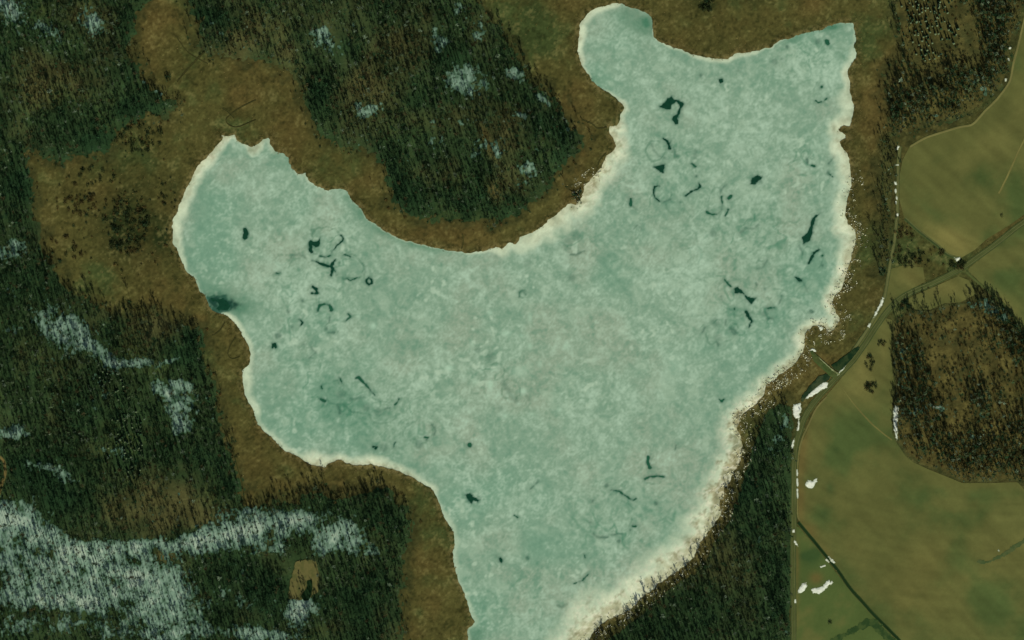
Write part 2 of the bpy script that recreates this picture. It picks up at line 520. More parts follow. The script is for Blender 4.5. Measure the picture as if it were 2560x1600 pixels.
HOLES = [
 (P((775,597),(784,604),(793,604),(801,593),(799,604),(801,611),(796,618),(789,619),(781,614),(781,623),(783,631),(777,634),(772,628),(771,612)), None, 1, 'ragged dark open water beside the ring shaped floe in the west bay'),
 ([(852,588),(858,595),(856,602),(842,614),(830,630)], [1.5,2.6,2.3,1.6,1.4], .95, None),
 ([(800,640),(812,643),(826,639)], [1.2,2.2,1.4], .9, None), ([(781,633),(793,636)], [1.5,1.2], .6, None),
 ([(728,644),(730,638),(748,636),(763,644)], [1.5,1.6,1,1.5], .6, None),
 ([(782,652),(796,656),(808,662),(822,666)], [1,2.5,4,4], 1, 'slanting arm of the Y shaped lead in the west bay'),
 ([(839,648),(831,658),(828,666),(832,674),(828,687)], [1.5,4,5,4,3], 1, None), ([(836,676),(842,687)], [2,1.2], .9, None),
 ([(861,637),(868,638),(876,642)], [1.5,2.2,1.2], .9, None), ([(866,696),(877,701),(893,694)], [1.5,2,1.3], .85, None), ([(905,658),(914,668),(911,687)], [.8,1.2,1.5], .55, None),
 ([(922,695),(929,699),(929,708),(922,711),(916,706),(916,699),(922,695)], [2.6,2.6,2.4,2.4,2.4,2.6,2.6], 1, 'small dark ring lead east of the round floe'),
 ([(690,682),(697,684),(701,681)], [1.5,2.5,1.5], .75, None),
 ([(782,716),(791,725),(792,733),(779,733)], [3,4.5,4,1.2], .95, None),
 ([(795,777),(798,765),(810,760),(824,763),(829,775)], [2.5,3,1.2,3,5], .9, None),
 ([(749,798),(757,806),(751,814)], [1.6,2.6,1.6], .95, None), ([(870,784),(876,792),(865,801)], [2.2,2.8,1.5], .85, None),
 ([(721,779)], [3], .7, None), ([(756,752)], [3.2], .6, None), ([(695,839)], [7], .6, None), ([(681,868),(685,862),(689,868)], [3.5,5,3.5], 1, 'dark star shaped melt hole near the west shore'),
 ([(778,869),(789,881),(773,895)], [1,1.6,1.6], .6, None), ([(825,792),(822,805)], [1.2,1.2], .65, None), ([(817,822)], [2.6], .6, None), ([(820,832),(836,831)], [2,2], .6, None),
 ([(730,818)], [3], .6, None), ([(759,861)], [2.2], .5, None), ([(613,575),(615,584),(613,592)], [6,7,6], 1, 'lone dark oval melt hole in the middle of the west bay'),
 (P((522,742),(545,736),(565,740),(578,752),(583,768),(572,780),(550,784),(532,779),(524,768),(536,762),(524,755)), None, 1, 'large dark open water pool against the west shore'),
 (P((1646,266),(1654,264),(1667,248),(1679,241),(1686,250),(1694,251),(1686,256),(1679,263),(1676,274),(1666,273),(1654,268)), None, 1, 'angular dark lead in the north arm of the lake'),
 ([(1690,251),(1697,255),(1705,261),(1699,273),(1696,286),(1687,296),(1691,306)], [1.5,4,6,3,3,7,6], 1, 'hooked dark lead beside the angular one in the north arm'),
 ([(1659,347),(1669,354),(1672,362),(1674,372)], [1.5,4,4,4], 1, 'Y shaped dark hole south of the hooked lead'), ([(1678,352),(1672,360)], [1.2,3], .9, None),
 (P((1634,417),(1653,412),(1663,410),(1659,433),(1648,428)), None, 1, 'triangular dark melt hole in the north arm'),
 ([(1730,410),(1739,417)], [2,2.6], .9, None), (P((1795,197),(1806,196),(1808,206),(1800,209)), None, .95, 'small dark melt hole below the north shore'),
 ([(1628,359),(1633,374),(1646,389),(1667,397)], [1.2,1.6,2.2,1.5], .45, None), ([(1740,378),(1737,394)], [3,3], .35, None), ([(1682,372),(1690,390)], [4,5], .45, None),
 ([(1648,465),(1637,467),(1633,480),(1637,494),(1648,503)], [1.6,2.4,2.4,2,1.6], .95, 'thin dark arc round a disc of ice in the north arm'), ([(1648,503),(1661,504),(1677,499)], [1,1.2,1.6], .6, None),
 ([(1577,497),(1577,512)], [3,3.4], .9, None), ([(1578,514),(1590,523)], [2,1.5], .45, None), ([(1700,506)], [3], .5, None),
 ([(1714,490),(1727,479),(1745,472),(1750,466),(1747,458)], [1.5,2.3,2,3,1.2], .95, None), ([(1741,440)], [2], .7, None),
 (P((1875,461),(1880,444),(1894,438),(1907,443),(1897,452),(1888,461)), None, 1, 'dark slanted melt hole in the upper east of the lake'), ([(1900,455)], [5], .5, None),
 ([(1767,531),(1778,536),(1793,536)], [3,2.8,1.6], .85, None), ([(1793,536),(1804,525),(1806,508)], [1.3,1.5,1.5], .55, None), ([(1806,508),(1804,492)], [1.6,2.4], .85, None),
 ([(1816,461),(1804,472),(1800,486)], [1.2,1.8,1.4], .5, None), ([(1822,496),(1828,489)], [4.5,3.5], .8, None), ([(1821,524),(1814,539)], [3.2,1.6], .9, None),
 ([(1852,581),(1865,571),(1884,573),(1896,562)], [2.5,2.5,1.3,2.6], .5, None), ([(1783,583)], [8], .4, None), ([(1585,572),(1595,562),(1602,571)], [1.2,1.5,1.2], .6, None),
 ([(1918,650),(1908,668)], [2,2.3], .55, None), ([(1892,672),(1905,670)], [2,2], .4, None),
 (P((2052,532),(2040,546),(2032,568),(2031,583),(2026,601),(2008,611),(2005,593),(2018,581),(2026,565),(2028,550),(2040,538)), None, 1, 'long dark lead near the east shore ice'),
 ([(2048,624),(2040,629),(2033,636),(2028,646),(2023,657)], [1.8,2.6,3.6,4,3.2], 1, 'S shaped dark lead below the long east lead'),
 ([(1998,616),(2006,629),(2008,636)], [2.5,1.8,1.2], .5, None), ([(2056,639)], [3.2], .75, None), ([(2055,663)], [3.2], .65, None),
 (P((1987,692),(1996,693),(2006,698),(2008,706),(1995,703)), None, 1, 'small dark wedge shaped hole near the east shore'), ([(2008,706),(2018,728)], [1.6,1], .5, None),
 ([(1811,699),(1820,709),(1829,718)], [1,2.2,2], .85, None),
 (P((1834,723),(1846,716),(1856,728),(1869,742),(1891,745),(1879,762),(1866,748),(1856,733),(1836,734)), None, 1, 'long dark lead widening to a fork in the east of the lake'),
 ([(1890,707),(1892,713)], [2.2,2], .85, None), ([(1912,723)], [2.5], .6, None),
 ([(1865,780),(1869,787),(1873,794),(1880,802),(1873,817)], [4,5,3,2,1.8], 1, 'crooked dark crack below the forked lead'),
 ([(1920,771),(1936,769)], [2.8,2], .85, None), ([(1948,759),(1955,740)], [1.2,1.7], .6, None), ([(1836,772)], [2.8], .8, None), ([(1917,797),(1930,795)], [2,2.6], .7, None),
 ([(1912,784)], [7], .4, None), ([(1829,823),(1836,831)], [6,6], .6, None), ([(1788,806)], [9], .35, None), ([(1796,845)], [9], .3, None), ([(1792,855),(1796,861)], [2.5,2.5], .65, None),
 ([(1814,799),(1814,812)], [1.4,1.4], .5, None), ([(1764,817),(1755,832)], [1.8,1.8], .55, None), ([(2029,779)], [4.5], .6, None), ([(1803,742),(1806,750)], [2,1.6], .65, None),
 ([(1621,1143),(1619,1155),(1625,1169)], [4,3.2,4], .9, 'smudged dark double hole in the south basin'), ([(1612,1198),(1622,1193),(1640,1190),(1661,1193)], [1.6,1.6,2.8,2], .85, None),
 ([(1527,1225),(1548,1228),(1562,1238),(1583,1252)], [1.1,2,2.3,1], .9, None), ([(1583,1252),(1590,1247)], [1.1,1.6], .8, None), ([(1517,1214)], [5], .6, None), ([(1481,1253)], [3], .75, None),
 ([(1484,1336),(1493,1343),(1507,1344),(1520,1343)], [2,2,2.6,1], .7, None), ([(1529,1337),(1555,1335)], [1,1.4], .6, None), ([(1583,1316),(1590,1317)], [3.6,2.4], .85, None), ([(1575,1325)], [2], .7, None),
 ([(1640,1259)], [4], .6, None), ([(1547,1353)], [3.4], .6, None), ([(1475,1306)], [3], .6, None), ([(1690,1114),(1688,1124)], [2,1.5], .7, None),
 ([(889,945),(897,943),(911,958),(938,989)], [1.4,3,2.8,1], .9, None), ([(847,943),(852,950),(856,959)], [1.2,2.2,1.4], .9, None), ([(803,966),(806,972)], [2,1.6], .8, None),
 ([(803,999),(812,1003)], [3.2,3.6], .8, None), ([(845,1014),(850,1034)], [2.2,2], .7, None), ([(963,1022),(975,1019)], [2,1.3], .65, None), ([(986,1012),(992,1008),(998,997)], [1.8,2.6,1.2], .75, None),
 ([(934,1117),(942,1117),(938,1121)], [3,3,3.5], .95, None), ([(988,1106),(985,1112),(985,1117)], [1.2,2,1.6], .8, None), ([(1062,1093),(1070,1095),(1067,1099)], [2.2,2.5,2], .9, None),
 ([(1079,1063),(1086,1069),(1089,1078),(1085,1088)], [1.2,1.6,1.8,1.4], .7, None), ([(1174,1113)], [6], .85, 'small round melt hole in the open middle of the lake'), ([(1048,1111)], [9], .4, None), ([(916,1019)], [8], .45, None),
 ([(959,1119)], [9], .4, None), ([(876,999),(911,993)], [2.5,3], .4, None), ([(852,987)], [9], .35, None), ([(945,1030)], [10], .3, None),
 (P((1163,1237),(1175,1233),(1183,1240),(1198,1250),(1195,1255),(1184,1252),(1180,1261),(1170,1250)), None, 1, 'star shaped dark hole off the southwest point'), ([(1196,1246)], [6], .35, None),
 ([(1250,1397),(1253,1402)], [4,5], .95, 'small dark hole in the southern arm of the lake'), ([(1240,1388),(1250,1396)], [1,2.5], .5, None), ([(1318,1395)], [5], .6, None), ([(1460,1386),(1463,1395)], [1.6,2.2], .85, None),
 ([(1435,1459),(1457,1451),(1470,1436)], [1,1.8,1.4], .75, None), ([(1326,1223),(1346,1203)], [1.5,1.5], .6, None), ([(1286,1288),(1294,1294)], [1.8,1.8], .75, None), ([(1393,1514),(1405,1518),(1418,1510)], [2,2.6,3], .5, None),
 ([(1298,742),(1299,732),(1307,728),(1314,736)], [1.5,2,2,1.6], .65, None), ([(1429,695)], [8], .4, None), ([(1425,637),(1440,637),(1460,627)], [1.2,1.8,1.6], .6, None),
 ([(1752,189)], [3], .7, None), ([(1936,155)], [7], .5, None), ([(2044,104)], [6], .6, None), ([(2067,102),(2070,109)], [5,5], .85, None), ([(2054,217)], [4.5], .75, None),
 ([(2040,252),(2045,256),(2058,254),(2067,247)], [2.5,2.4,1.2,2.2], .8, None), ([(2018,398),(2018,407)], [2.2,2], .7, None), ([(2030,413),(2036,416)], [3,2.6], .75, None), ([(2073,408),(2088,388)], [2,2.4], .65, None),
 ([(2070,432),(2082,442)], [2.4,2], .75, None), ([(1798,998),(1804,1003),(1809,999)], [2,3.4,2], .75, None), ([(1969,118)], [3.4], .65, None), ([(1955,147)], [3], .55, None), ([(1845,178)], [2], .55, None),
 ([(1225,892)], [10], .3, None), ([(1195,875)], [6], .35, None), ([(1258,955),(1275,985),(1290,1002)], [5,4,6], .35, None), ([(1318,990),(1322,1000)], [3,4], .3, None), ([(1250,1020)], [6], .25, None),
 ([(1420,610)], [12], .25, None), ([(1440,590)], [10], .3, None), ([(1320,660)], [8], .2, None),
]
thin = np.zeros((NY, NX), np.float32)
hole_specs = []
for shape, ws, dark, lab in HOLES:
    pts = shape[1] if isinstance(shape, tuple) else shape
    xs = [p[0] for p in pts]
    ys = [p[1] for p in pts]
    m = max(ws) if ws else 0
    pad = m + 16
    i0, i1 = np.searchsorted(GX, [min(xs) - pad, max(xs) + pad])
    j0, j1 = np.searchsorted(GY, [min(ys) - pad, max(ys) + pad])
    x, y = PX[j0:j1, i0:i1], PY[j0:j1, i0:i1]

    def sd(x, y, shape=shape, ws=ws, pts=pts, lab_=lab):
        d = sdf_poly(pts, x, y) if isinstance(shape, tuple) else sdf_stroke(pts, ws, x, y)
        big_ = 6.0 if 'shore' in (lab_ or '') and 'pool' in (lab_ or '') else 0.0
        return d + 1.5 * fbm(x, y, 6, 91, 2) + big_ * fbm(x, y, 17, 93, 3)
    d = sd(x, y)
    soft = max(2.0, 0.6 * m) if dark < 0.7 else 2.6
    k = dark * sstep(-soft - 1.0, soft * 0.6, d)
    halo = 0.42 * dark * np.exp(-np.clip(-d, 0, 50) / 4.5)
    thin[j0:j1, i0:i1] = np.maximum(thin[j0:j1, i0:i1], np.maximum(k, halo))
    if dark >= 0.75:
        hole_specs.append((sd, (min(xs), max(xs), min(ys), max(ys)), m, dark, lab))

warp = fbm(PX, PY, 60, 41, 3)
warp2 = fbm(PX, PY, 60, 45, 3)
mott = fbm(PX + 22 * warp, PY + 22 * warp2, 46, 51, 5, 0.62)
fil = 1 - np.abs(fbm(PX + 30 * warp2, PY + 30 * warp, 38, 61, 4, 0.6))        # pale curly filaments
fil = sstep(0.84, 1.0, fil) * sstep(-0.5, 0.5, fbm(PX, PY, 90, 63, 2))
mott2 = fbm(PX + 8 * warp, PY + 8 * warp2, 13, 53, 3, 0.75)
big = fbm(PX, PY, 240, 71, 3)
speck = fbm(PX, PY, 5, 75, 2)
c_mid, c_light, c_teal, c_deep = alb(137, 167, 140), alb(170, 198, 171), alb(112, 156, 128), alb(60, 118, 88)
c_grey = alb(147, 168, 142)
lightness = 0.34 * mott + 0.22 * fil + 0.16 * big + 0.20 * speck + 0.42 * mott2 + 0.30 * blobs([(1720,690,70,60,1.1),(2040,165,70,60,1.5),(1950,190,70,60,.6),(1890,300,120,90,.5),(1760,640,50,80,.5),(1560,760,150,150,.15),(2050,560,40,90,-.3),(1180,260,10,10,0)])
teal = sstep(-0.1, 0.9, fbm(PX, PY, 170, 81, 3) + blobs([(560,520,140,140,.7),(760,520,80,60,.5),(1550,90,90,70,.9),(1990,690,80,120,.5),(1950,850,120,70,.45),(1180,1330,70,140,.8),(1300,1550,160,60,.9),(900,1050,160,110,.5),(800,800,140,160,.3),(1500,1000,260,220,-.8),(1850,360,120,120,-.5),(1100,760,200,140,-.3)]))
ice = mix(mix(np.broadcast_to(c_mid, (NY, NX, 3)), c_grey, sstep(0.0, 1.0, fbm(PX, PY, 90, 87, 3) + 0.2)), c_teal, 0.6 * teal)
lightness = 1.35 * lightness
ice = mix(ice, c_light, np.clip(lightness, 0, 1.0))
ice = mix(ice, c_teal * 0.86, np.clip(-lightness * 0.9, 0, 0.8))
spots = sstep(0.55, 0.95, fbm(PX + 4 * warp, PY + 4 * warp2, 15, 55, 2)) * sstep(-.2, .6, fbm(PX, PY, 120, 57, 2))
ice = mix(ice, alb(182, 206, 178), 0.62 * spots)
ice = mix(ice, alb(162, 188, 160), 0.45 * sstep(.35, .9, fbm(PX + 8 * warp, PY + 8 * warp2, 34, 56, 3)))
hz = np.clip(blobs([(780,640,110,70,1),(790,800,90,70,.8),(820,1000,110,80,1.1),(960,1060,110,60,1),(1650,420,110,120,.7),(1880,580,120,100,1),(1870,780,110,80,1.1),(1560,1300,120,90,.9),(1230,920,70,60,.8),(1990,140,80,60,.8),(2020,420,60,60,.7),(1450,640,90,60,.6),(1330,1480,140,80,.5)]), 0, 1)
hair = sstep(0.93, 0.99, 1 - np.abs(fbm(PX + 16 * warp, PY + 16 * warp2, 64, 58, 3, .55))) * sstep(0, .5, fbm(PX, PY, 38, 59, 2))
ice = mix(ice, alb(74, 130, 100), np.clip(0.8 * hair * (hz + .15) + 0.36 * hz * sstep(.2, .8, -mott2 - .5 * mott), 0, .7))
# dull teal thin ice, mostly along the banks
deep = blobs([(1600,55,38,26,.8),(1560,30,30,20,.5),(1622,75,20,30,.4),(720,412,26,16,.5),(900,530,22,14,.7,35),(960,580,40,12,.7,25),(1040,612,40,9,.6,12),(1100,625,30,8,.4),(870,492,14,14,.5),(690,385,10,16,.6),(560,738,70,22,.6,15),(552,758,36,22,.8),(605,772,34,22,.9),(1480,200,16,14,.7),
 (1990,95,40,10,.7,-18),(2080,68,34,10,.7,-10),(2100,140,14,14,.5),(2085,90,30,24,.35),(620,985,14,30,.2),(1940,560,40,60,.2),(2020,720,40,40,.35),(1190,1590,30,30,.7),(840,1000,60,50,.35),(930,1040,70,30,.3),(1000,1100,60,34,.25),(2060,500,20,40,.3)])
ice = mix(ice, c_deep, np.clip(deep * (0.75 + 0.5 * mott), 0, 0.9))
white_spots = blobs([(933,815,7,7),(895,790,5,5,.6),(1225,782,6,6,.7),(1266,833,12,7,.7),(1304,840,5,5,.5),(1123,920,9,7,.9),(1226,960,8,10,1),(1308,978,8,8,1),(1325,865,6,8,.7),(1415,867,8,8,.6),(1187,955,8,8,.5),(1398,1025,6,6,.6),(1263,1040,6,6,.6),(1300,930,20,14,.5),(975,790,5,5,.4),
 (1325,795,5,14,.6),(1180,860,6,10,.5),(1350,910,6,10,.5),(1330,1035,7,4,.5),(1688,910,30,30,.3)])
ice = mix(ice, alb(172, 205, 176), np.clip(white_spots, 0, .8))
ice = mix(ice, lin((24, 84, 62)), np.clip(thin * (0.9 + 0.25 * mott), 0, 0.93))
for cx_, cy_, ra, rb, st_ in [(878,669,36,29,.5),(815,606,40,34,.4),(748,672,24,32,.35),(1655,484,23,21,.5),(1790,505,16,34,.3),(1535,1288,54,50,.35),(828,822,15,15,.4),(1308,736,9,9,.5),(1850,735,60,44,.25),(1905,690,26,40,.3),(1940,760,40,36,.3),(1800,830,38,32,.4),(1640,378,24,22,.4),(2030,645,26,30,.3),
                             (900,1000,44,30,.4),(840,985,24,30,.35),(960,1030,36,24,.35),(1050,1080,34,30,.3),(705,650,14,12,.2),(784,760,20,14,.3),(1585,575,14,18,.3),(1720,600,30,24,.2),(1880,570,30,26,.3),(1240,930,26,22,.35),(1275,975,24,26,.35),(1636,1190,26,20,.3),(1230,1330,30,24,.2),(1690,520,24,20,.25),(1990,420,24,20,.3),(2055,230,22,26,.25)]:
    q_ = np.hypot((PX - cx_) / ra, (PY - cy_) / rb)
    wob_r = 0.30 * fbm(PX, PY, 26, 251, 3)
    ring = np.exp(-((q_ - 1 + wob_r) * min(ra, rb) / 2.0) ** 2) * sstep(-.3, .4, fbm(PX, PY, 20, 253, 3))
    ice = mix(ice, alb(52, 108, 80), np.clip(1.35 * st_ * ring, 0, .8))
    ice = mix(ice, c_teal * .9, np.clip(.35 * st_ * sstep(1.05, .85, q_) * sstep(-.2, .5, fbm(PX, PY, 30, 255, 3)), 0, 1))
pool = blobs([(545,756,30,15,1.15,12),(575,764,22,12,.6),(530,772,12,8,.6)]) * (1 + 1.4 * fbm(PX, PY, 10, 257, 3))
ice = mix(ice, lin((22, 66, 50)), np.clip(pool * 1.1, 0, .95))
# shore fringe
near = (f_lake0 < 130) & (f_lake0 > -30)
nx_, ny_ = PX[near], PY[near]
wsum = np.zeros(nx_.shape, np.float32)
acc = np.zeros(nx_.shape + (3,), np.float32)
for x0, y0, w_, s_, b_ in FR:
    wt = 1.0 / ((nx_ - x0) ** 2 + (ny_ - y0) ** 2 + 60.0) ** 2.2
    wsum += wt
    acc += wt[:, None] * np.array([w_, s_, b_], np.float32)
acc /= wsum[:, None]
fw = np.ones((NY, NX), np.float32)
fs = np.zeros((NY, NX), np.float32)
fb = np.zeros((NY, NX), np.float32)
fw[near], fs[near], fb[near] = acc[:, 0], acc[:, 1], acc[:, 2]
wv = fbm(PX, PY, 34, 95, 4, 0.6)
swirl = fbm(PX + 14 * warp, PY + 14 * warp2, 20, 97, 4, 0.6)
rel = np.clip(f_lake / np.maximum(fw, 0.5), 0, 5) + (0.22 * wv + .08 * swirl) * sstep(4, 20, fw)
band = (1 - sstep(0.45, 1.3, rel)) * np.minimum(fs * 1.08, 1)
c_fr, c_beige, c_slush = alb(206, 220, 186), alb(176, 170, 128), alb(222, 222, 186)
fr_col = mix(np.broadcast_to(c_fr, (NY, NX, 3)), c_beige, np.clip(fb * 1.25 * (1 - sstep(0.12, 0.66, rel + 0.22 * swirl)), 0, 1))
fr_col = mix(fr_col, c_slush, sstep(0.25, 0.9, swirl) * 0.7 * fb)
fr_col = mix(fr_col, alb(112, 100, 64), sstep(0.15, 0.9, -swirl) * 0.75 * fb * (1 - sstep(0.2, 0.6, rel)))
ridge = sstep(.80, .98, 1 - np.abs(fbm(PX + 8 * warp, PY + 8 * warp2, 17, 99, 3, .6)))
rough_sh = np.clip(fb * 1.5 - .25, 0, 1)
fr_col = mix(fr_col, alb(228, 226, 196), np.clip(ridge * rough_sh * .85, 0, 1))
fr_col = mix(fr_col, alb(124, 116, 76), np.clip(sstep(.1, .8, -fbm(PX, PY, 11, 98, 3, .65) - .3 * swirl) * rough_sh * .7 * (1 - sstep(.5, .95, rel)), 0, 1))
fr_col = fr_col * (1 + 0.10 * swirl[..., None])
ice = mix(ice, fr_col, np.clip(band * (0.90 + 0.25 * mott + .12 * swirl), 0, 1))
lake = sheet('lake_ice', f_lake + 6, 0, ice, M_ICE, flat=0.0, kind='structure', label='pale green frozen lake with dark leads and whitish shore ice')
n_h = 0
for sd, box, m, dark, lab in hole_specs:
    o = local_sheet('open_water', lambda x, y, sd=sd, lab=lab: sd(x, y) - (7.0 if 'pool' in (lab or '') and 'shore' in (lab or '') else 0.9), m + 8, box, lambda x, y, f: np.full(x.shape, 0.03), M_WATER if dark > .92 else M_WATER2, step=0.9)
    if o is not None:
        o.parent = lake
        n_h += 1
        if lab:
            o['label'] = lab

# ---------------------------------------------------------------- marsh
n1 = fbm(PX, PY, 120, 101, 4, 0.55)
n2 = fbm(PX, PY, 34, 105, 4, 0.6)
n3 = fbm(PX, PY, 6.0, 109, 2, 0.7)
m_base, m_or, m_ol, m_dk, m_tan = alb(79, 77, 40), alb(90, 79, 42), alb(66, 78, 41), alb(36, 48, 24), alb(114, 108, 64)
marsh = mix(np.broadcast_to(m_base, (NY, NX, 3)), m_or, 0.85 * sstep(0.0, 1.1, n1 + blobs([(420,40,70,60,.8),(200,430,90,50,.5),(2190,140,40,30,.8),(1060,1400,50,120,.6),(900,430,50,60,.6),(1090,580,90,20,.4),(2180,300,30,200,.3),(2180,560,40,120,.5),(2060,900,60,40,.4),(1850,40,150,40,.4),(800,1220,120,20,.6),(520,800,40,20,.8)])))
marsh = mix(marsh, m_ol, sstep(0.1, 1.0, -n1 + 0.4 * n2 + blobs([(1330,60,80,70,.7),(560,260,90,50,.3),(700,1180,60,30,.4),(440,690,80,40,.3)])))
darkm = blobs([(320,565,75,80,1.3),(400,600,50,60,.6),(350,420,50,60,.5),(1765,10,34,22,1.2),(430,470,30,50,.5),(2140,440,14,40,.5),(1890,5,20,12,.6),(1340,20,40,40,.4),(420,195,8,8,.8),(680,250,30,30,.2),(1330,100,60,60,.3),(1820,110,60,14,.4)])
marsh = mix(marsh, m_dk, np.clip(darkm * (0.75 + 0.6 * n2), 0, .92))
marsh = mix(marsh, m_tan, sstep(0.2, 1.0, 0.7 * n2 + 0.6 * n3) * 0.42)
marsh = mix(marsh, m_dk, sstep(0.15, 1.0, -0.8 * n2 - 0.5 * n3) * 0.42)
marsh = mix(marsh, alb(128, 116, 74), (1 - sstep(0, 16, -f_lake)) * 0.45 * sstep(0, 0.5, n3 + 0.35))       # broken sedge at the ice
marsh = mix(marsh, m_dk * 0.9, (1 - sstep(2, 13, np.abs(-f_lake - 9))) * 0.12)
mst = fbm(PX * .5 + 40 * n1, PY * 1.6 + 40 * warp, 26, 113, 3)
marsh = marsh * (1 + 0.22 * n3 + .16 * mst + .10 * n2)[..., None]
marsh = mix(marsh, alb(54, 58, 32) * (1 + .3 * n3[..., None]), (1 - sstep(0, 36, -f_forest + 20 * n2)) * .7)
f_marsh = np.minimum.reduce([-f_lake + 1.5, -f_forest + 2.0, -f_field_all + 2.0, 45 - (PX - 2195) + 0 * PX])
f_marsh = np.maximum(f_marsh, np.minimum.reduce([-f_lake + 1.5, -f_forest + 2, -f_field_all + 2, 1e3 - PX * 0 - 500]))
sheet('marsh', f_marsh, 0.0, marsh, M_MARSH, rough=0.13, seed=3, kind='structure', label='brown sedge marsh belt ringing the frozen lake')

# zones of the woods: dense dusky stands and open brown stands
dusk = blobs([(40,490,50,90,1),(250,350,70,40,1),(345,265,60,40,1),(530,50,50,70,1),(985,470,40,70,1),(465,870,50,70,1),(640,1470,90,70,1.1),(930,1510,80,110,1),(110,1180,120,50,1),(60,760,60,70,.7),(330,100,40,90,.8),(790,230,30,70,.9),(1120,520,140,40,.9),(1400,370,40,50,1),(1340,270,40,70,.6),
 (200,990,60,60,.7),(420,1130,90,40,.7),(180,1250,120,40,.8),(560,1200,50,60,.7),(940,1300,70,50,.7),(1060,250,60,30,.5),(1130,150,70,50,.6),(1840,1250,60,90,1),(1930,1100,50,60,.9),(1930,1420,50,120,.5),(1700,1560,120,60,.6),(860,120,40,60,.4),(600,330,0.1,0.1),(150,560,40,50,.6),(300,700,0.1,0.1)])
brown = blobs([(120,205,100,60,1),(640,100,120,80,.9),(920,200,60,70,1),(340,800,120,60,1),(390,1265,140,60,1.3),(1265,370,50,110,.8),(220,30,60,40,.8),(100,900,90,50,.5),(1010,110,70,70,.6),(1160,290,60,50,.4),(930,330,60,30,.5),(480,760,60,40,.9),(1800,1400,70,60,.4),(1100,420,60,60,.4),(60,330,50,50,.6),(500,1300,60,30,.6)])
dusk = np.clip(dusk * (1 + 0.7 * fbm(PX, PY, 45, 201, 3)) + 0.45 * fbm(PX, PY, 75, 205, 3), 0, 1.2)
brown = np.clip(brown * (1 + 0.7 * fbm(PX, PY, 45, 211, 3)) + 0.35 * fbm(PX, PY, 75, 215, 3) - .4 * dusk, 0, 1.2)

# ---------------------------------------------------------------- woodland floor and the snow lying in it
g1 = fbm(PX, PY, 90, 121, 4, 0.6)
g2 = fbm(PX, PY, 22, 125, 4, 0.65)
l_base, l_red, l_ol, l_gr = alb(47, 66, 38), alb(68, 62, 38), alb(66, 78, 42), alb(41, 68, 42)
floor = mix(np.broadcast_to(l_base, (NY, NX, 3)), l_red, 0.4 * sstep(0.1, 1.4, g1 + 0.4 * g2 + blobs([(393,1267,150,60,1.2),(250,90,60,60,.3),(60,960,60,60,.3),(300,850,60,40,.4),(1270,300,60,60,.5),(1010,60,60,60,.3),(1820,1450,60,90,.3),(880,180,60,60,.3)])))
floor = mix(floor, l_ol, sstep(0.2, 1, -g1 + 0.5 * g2 + blobs([(215,8,24,20,1.2),(70,220,80,40,.6),(930,180,80,50,.4),(150,250,60,30,.5),(700,60,60,40,.3)])))
floor = mix(floor, l_gr, sstep(0.25, 1, g2 - 0.3 * g1) * 0.6)
e_int = sstep(-14, 14, wood['e'])
floor = mix(floor, mix(np.broadcast_to(alb(86, 76, 40), (NY, NX, 3)), alb(94, 88, 47), sstep(-.2, 1, g2)), np.clip(e_int + sstep(-12, 12, wood['ne']) * .85, 0, 1) * (0.75 + 0.3 * g2))
floor = mix(floor, alb(122, 106, 60), np.clip(blobs([(414,1388,20,16,.7),(1060,45,16,70,.1),(1225,370,14,40,.5,-25),(1210,330,10,26,.5,-30),(1235,480,14,26,.6,-20)]), 0, 1))
wmask = (1 - np.clip(e_int + sstep(-10, 10, wood['ne']) + sstep(-6, 2, wood['strip']), 0, 1))
floor = mix(floor, alb(72, 74, 40) * (1 + .15 * g2[..., None]), sstep(-4, 4, wood['strip']))
floor = mix(floor, alb(34, 57, 34), np.clip(dusk * .8, 0, .85) * wmask)
floor = mix(floor, alb(84, 82, 48), np.clip(brown * .75, 0, .8) * wmask)
floor = floor * (1 + 0.22 * g2 - .25 * fbm(PX, PY, 30, 167, 3, .6))[..., None]
sheet('woodland_floor', f_forest, 0.12, floor, M_LITTER, rough=0.25, seed=4, kind='structure', label='brown leaf litter floor under the bare woods')

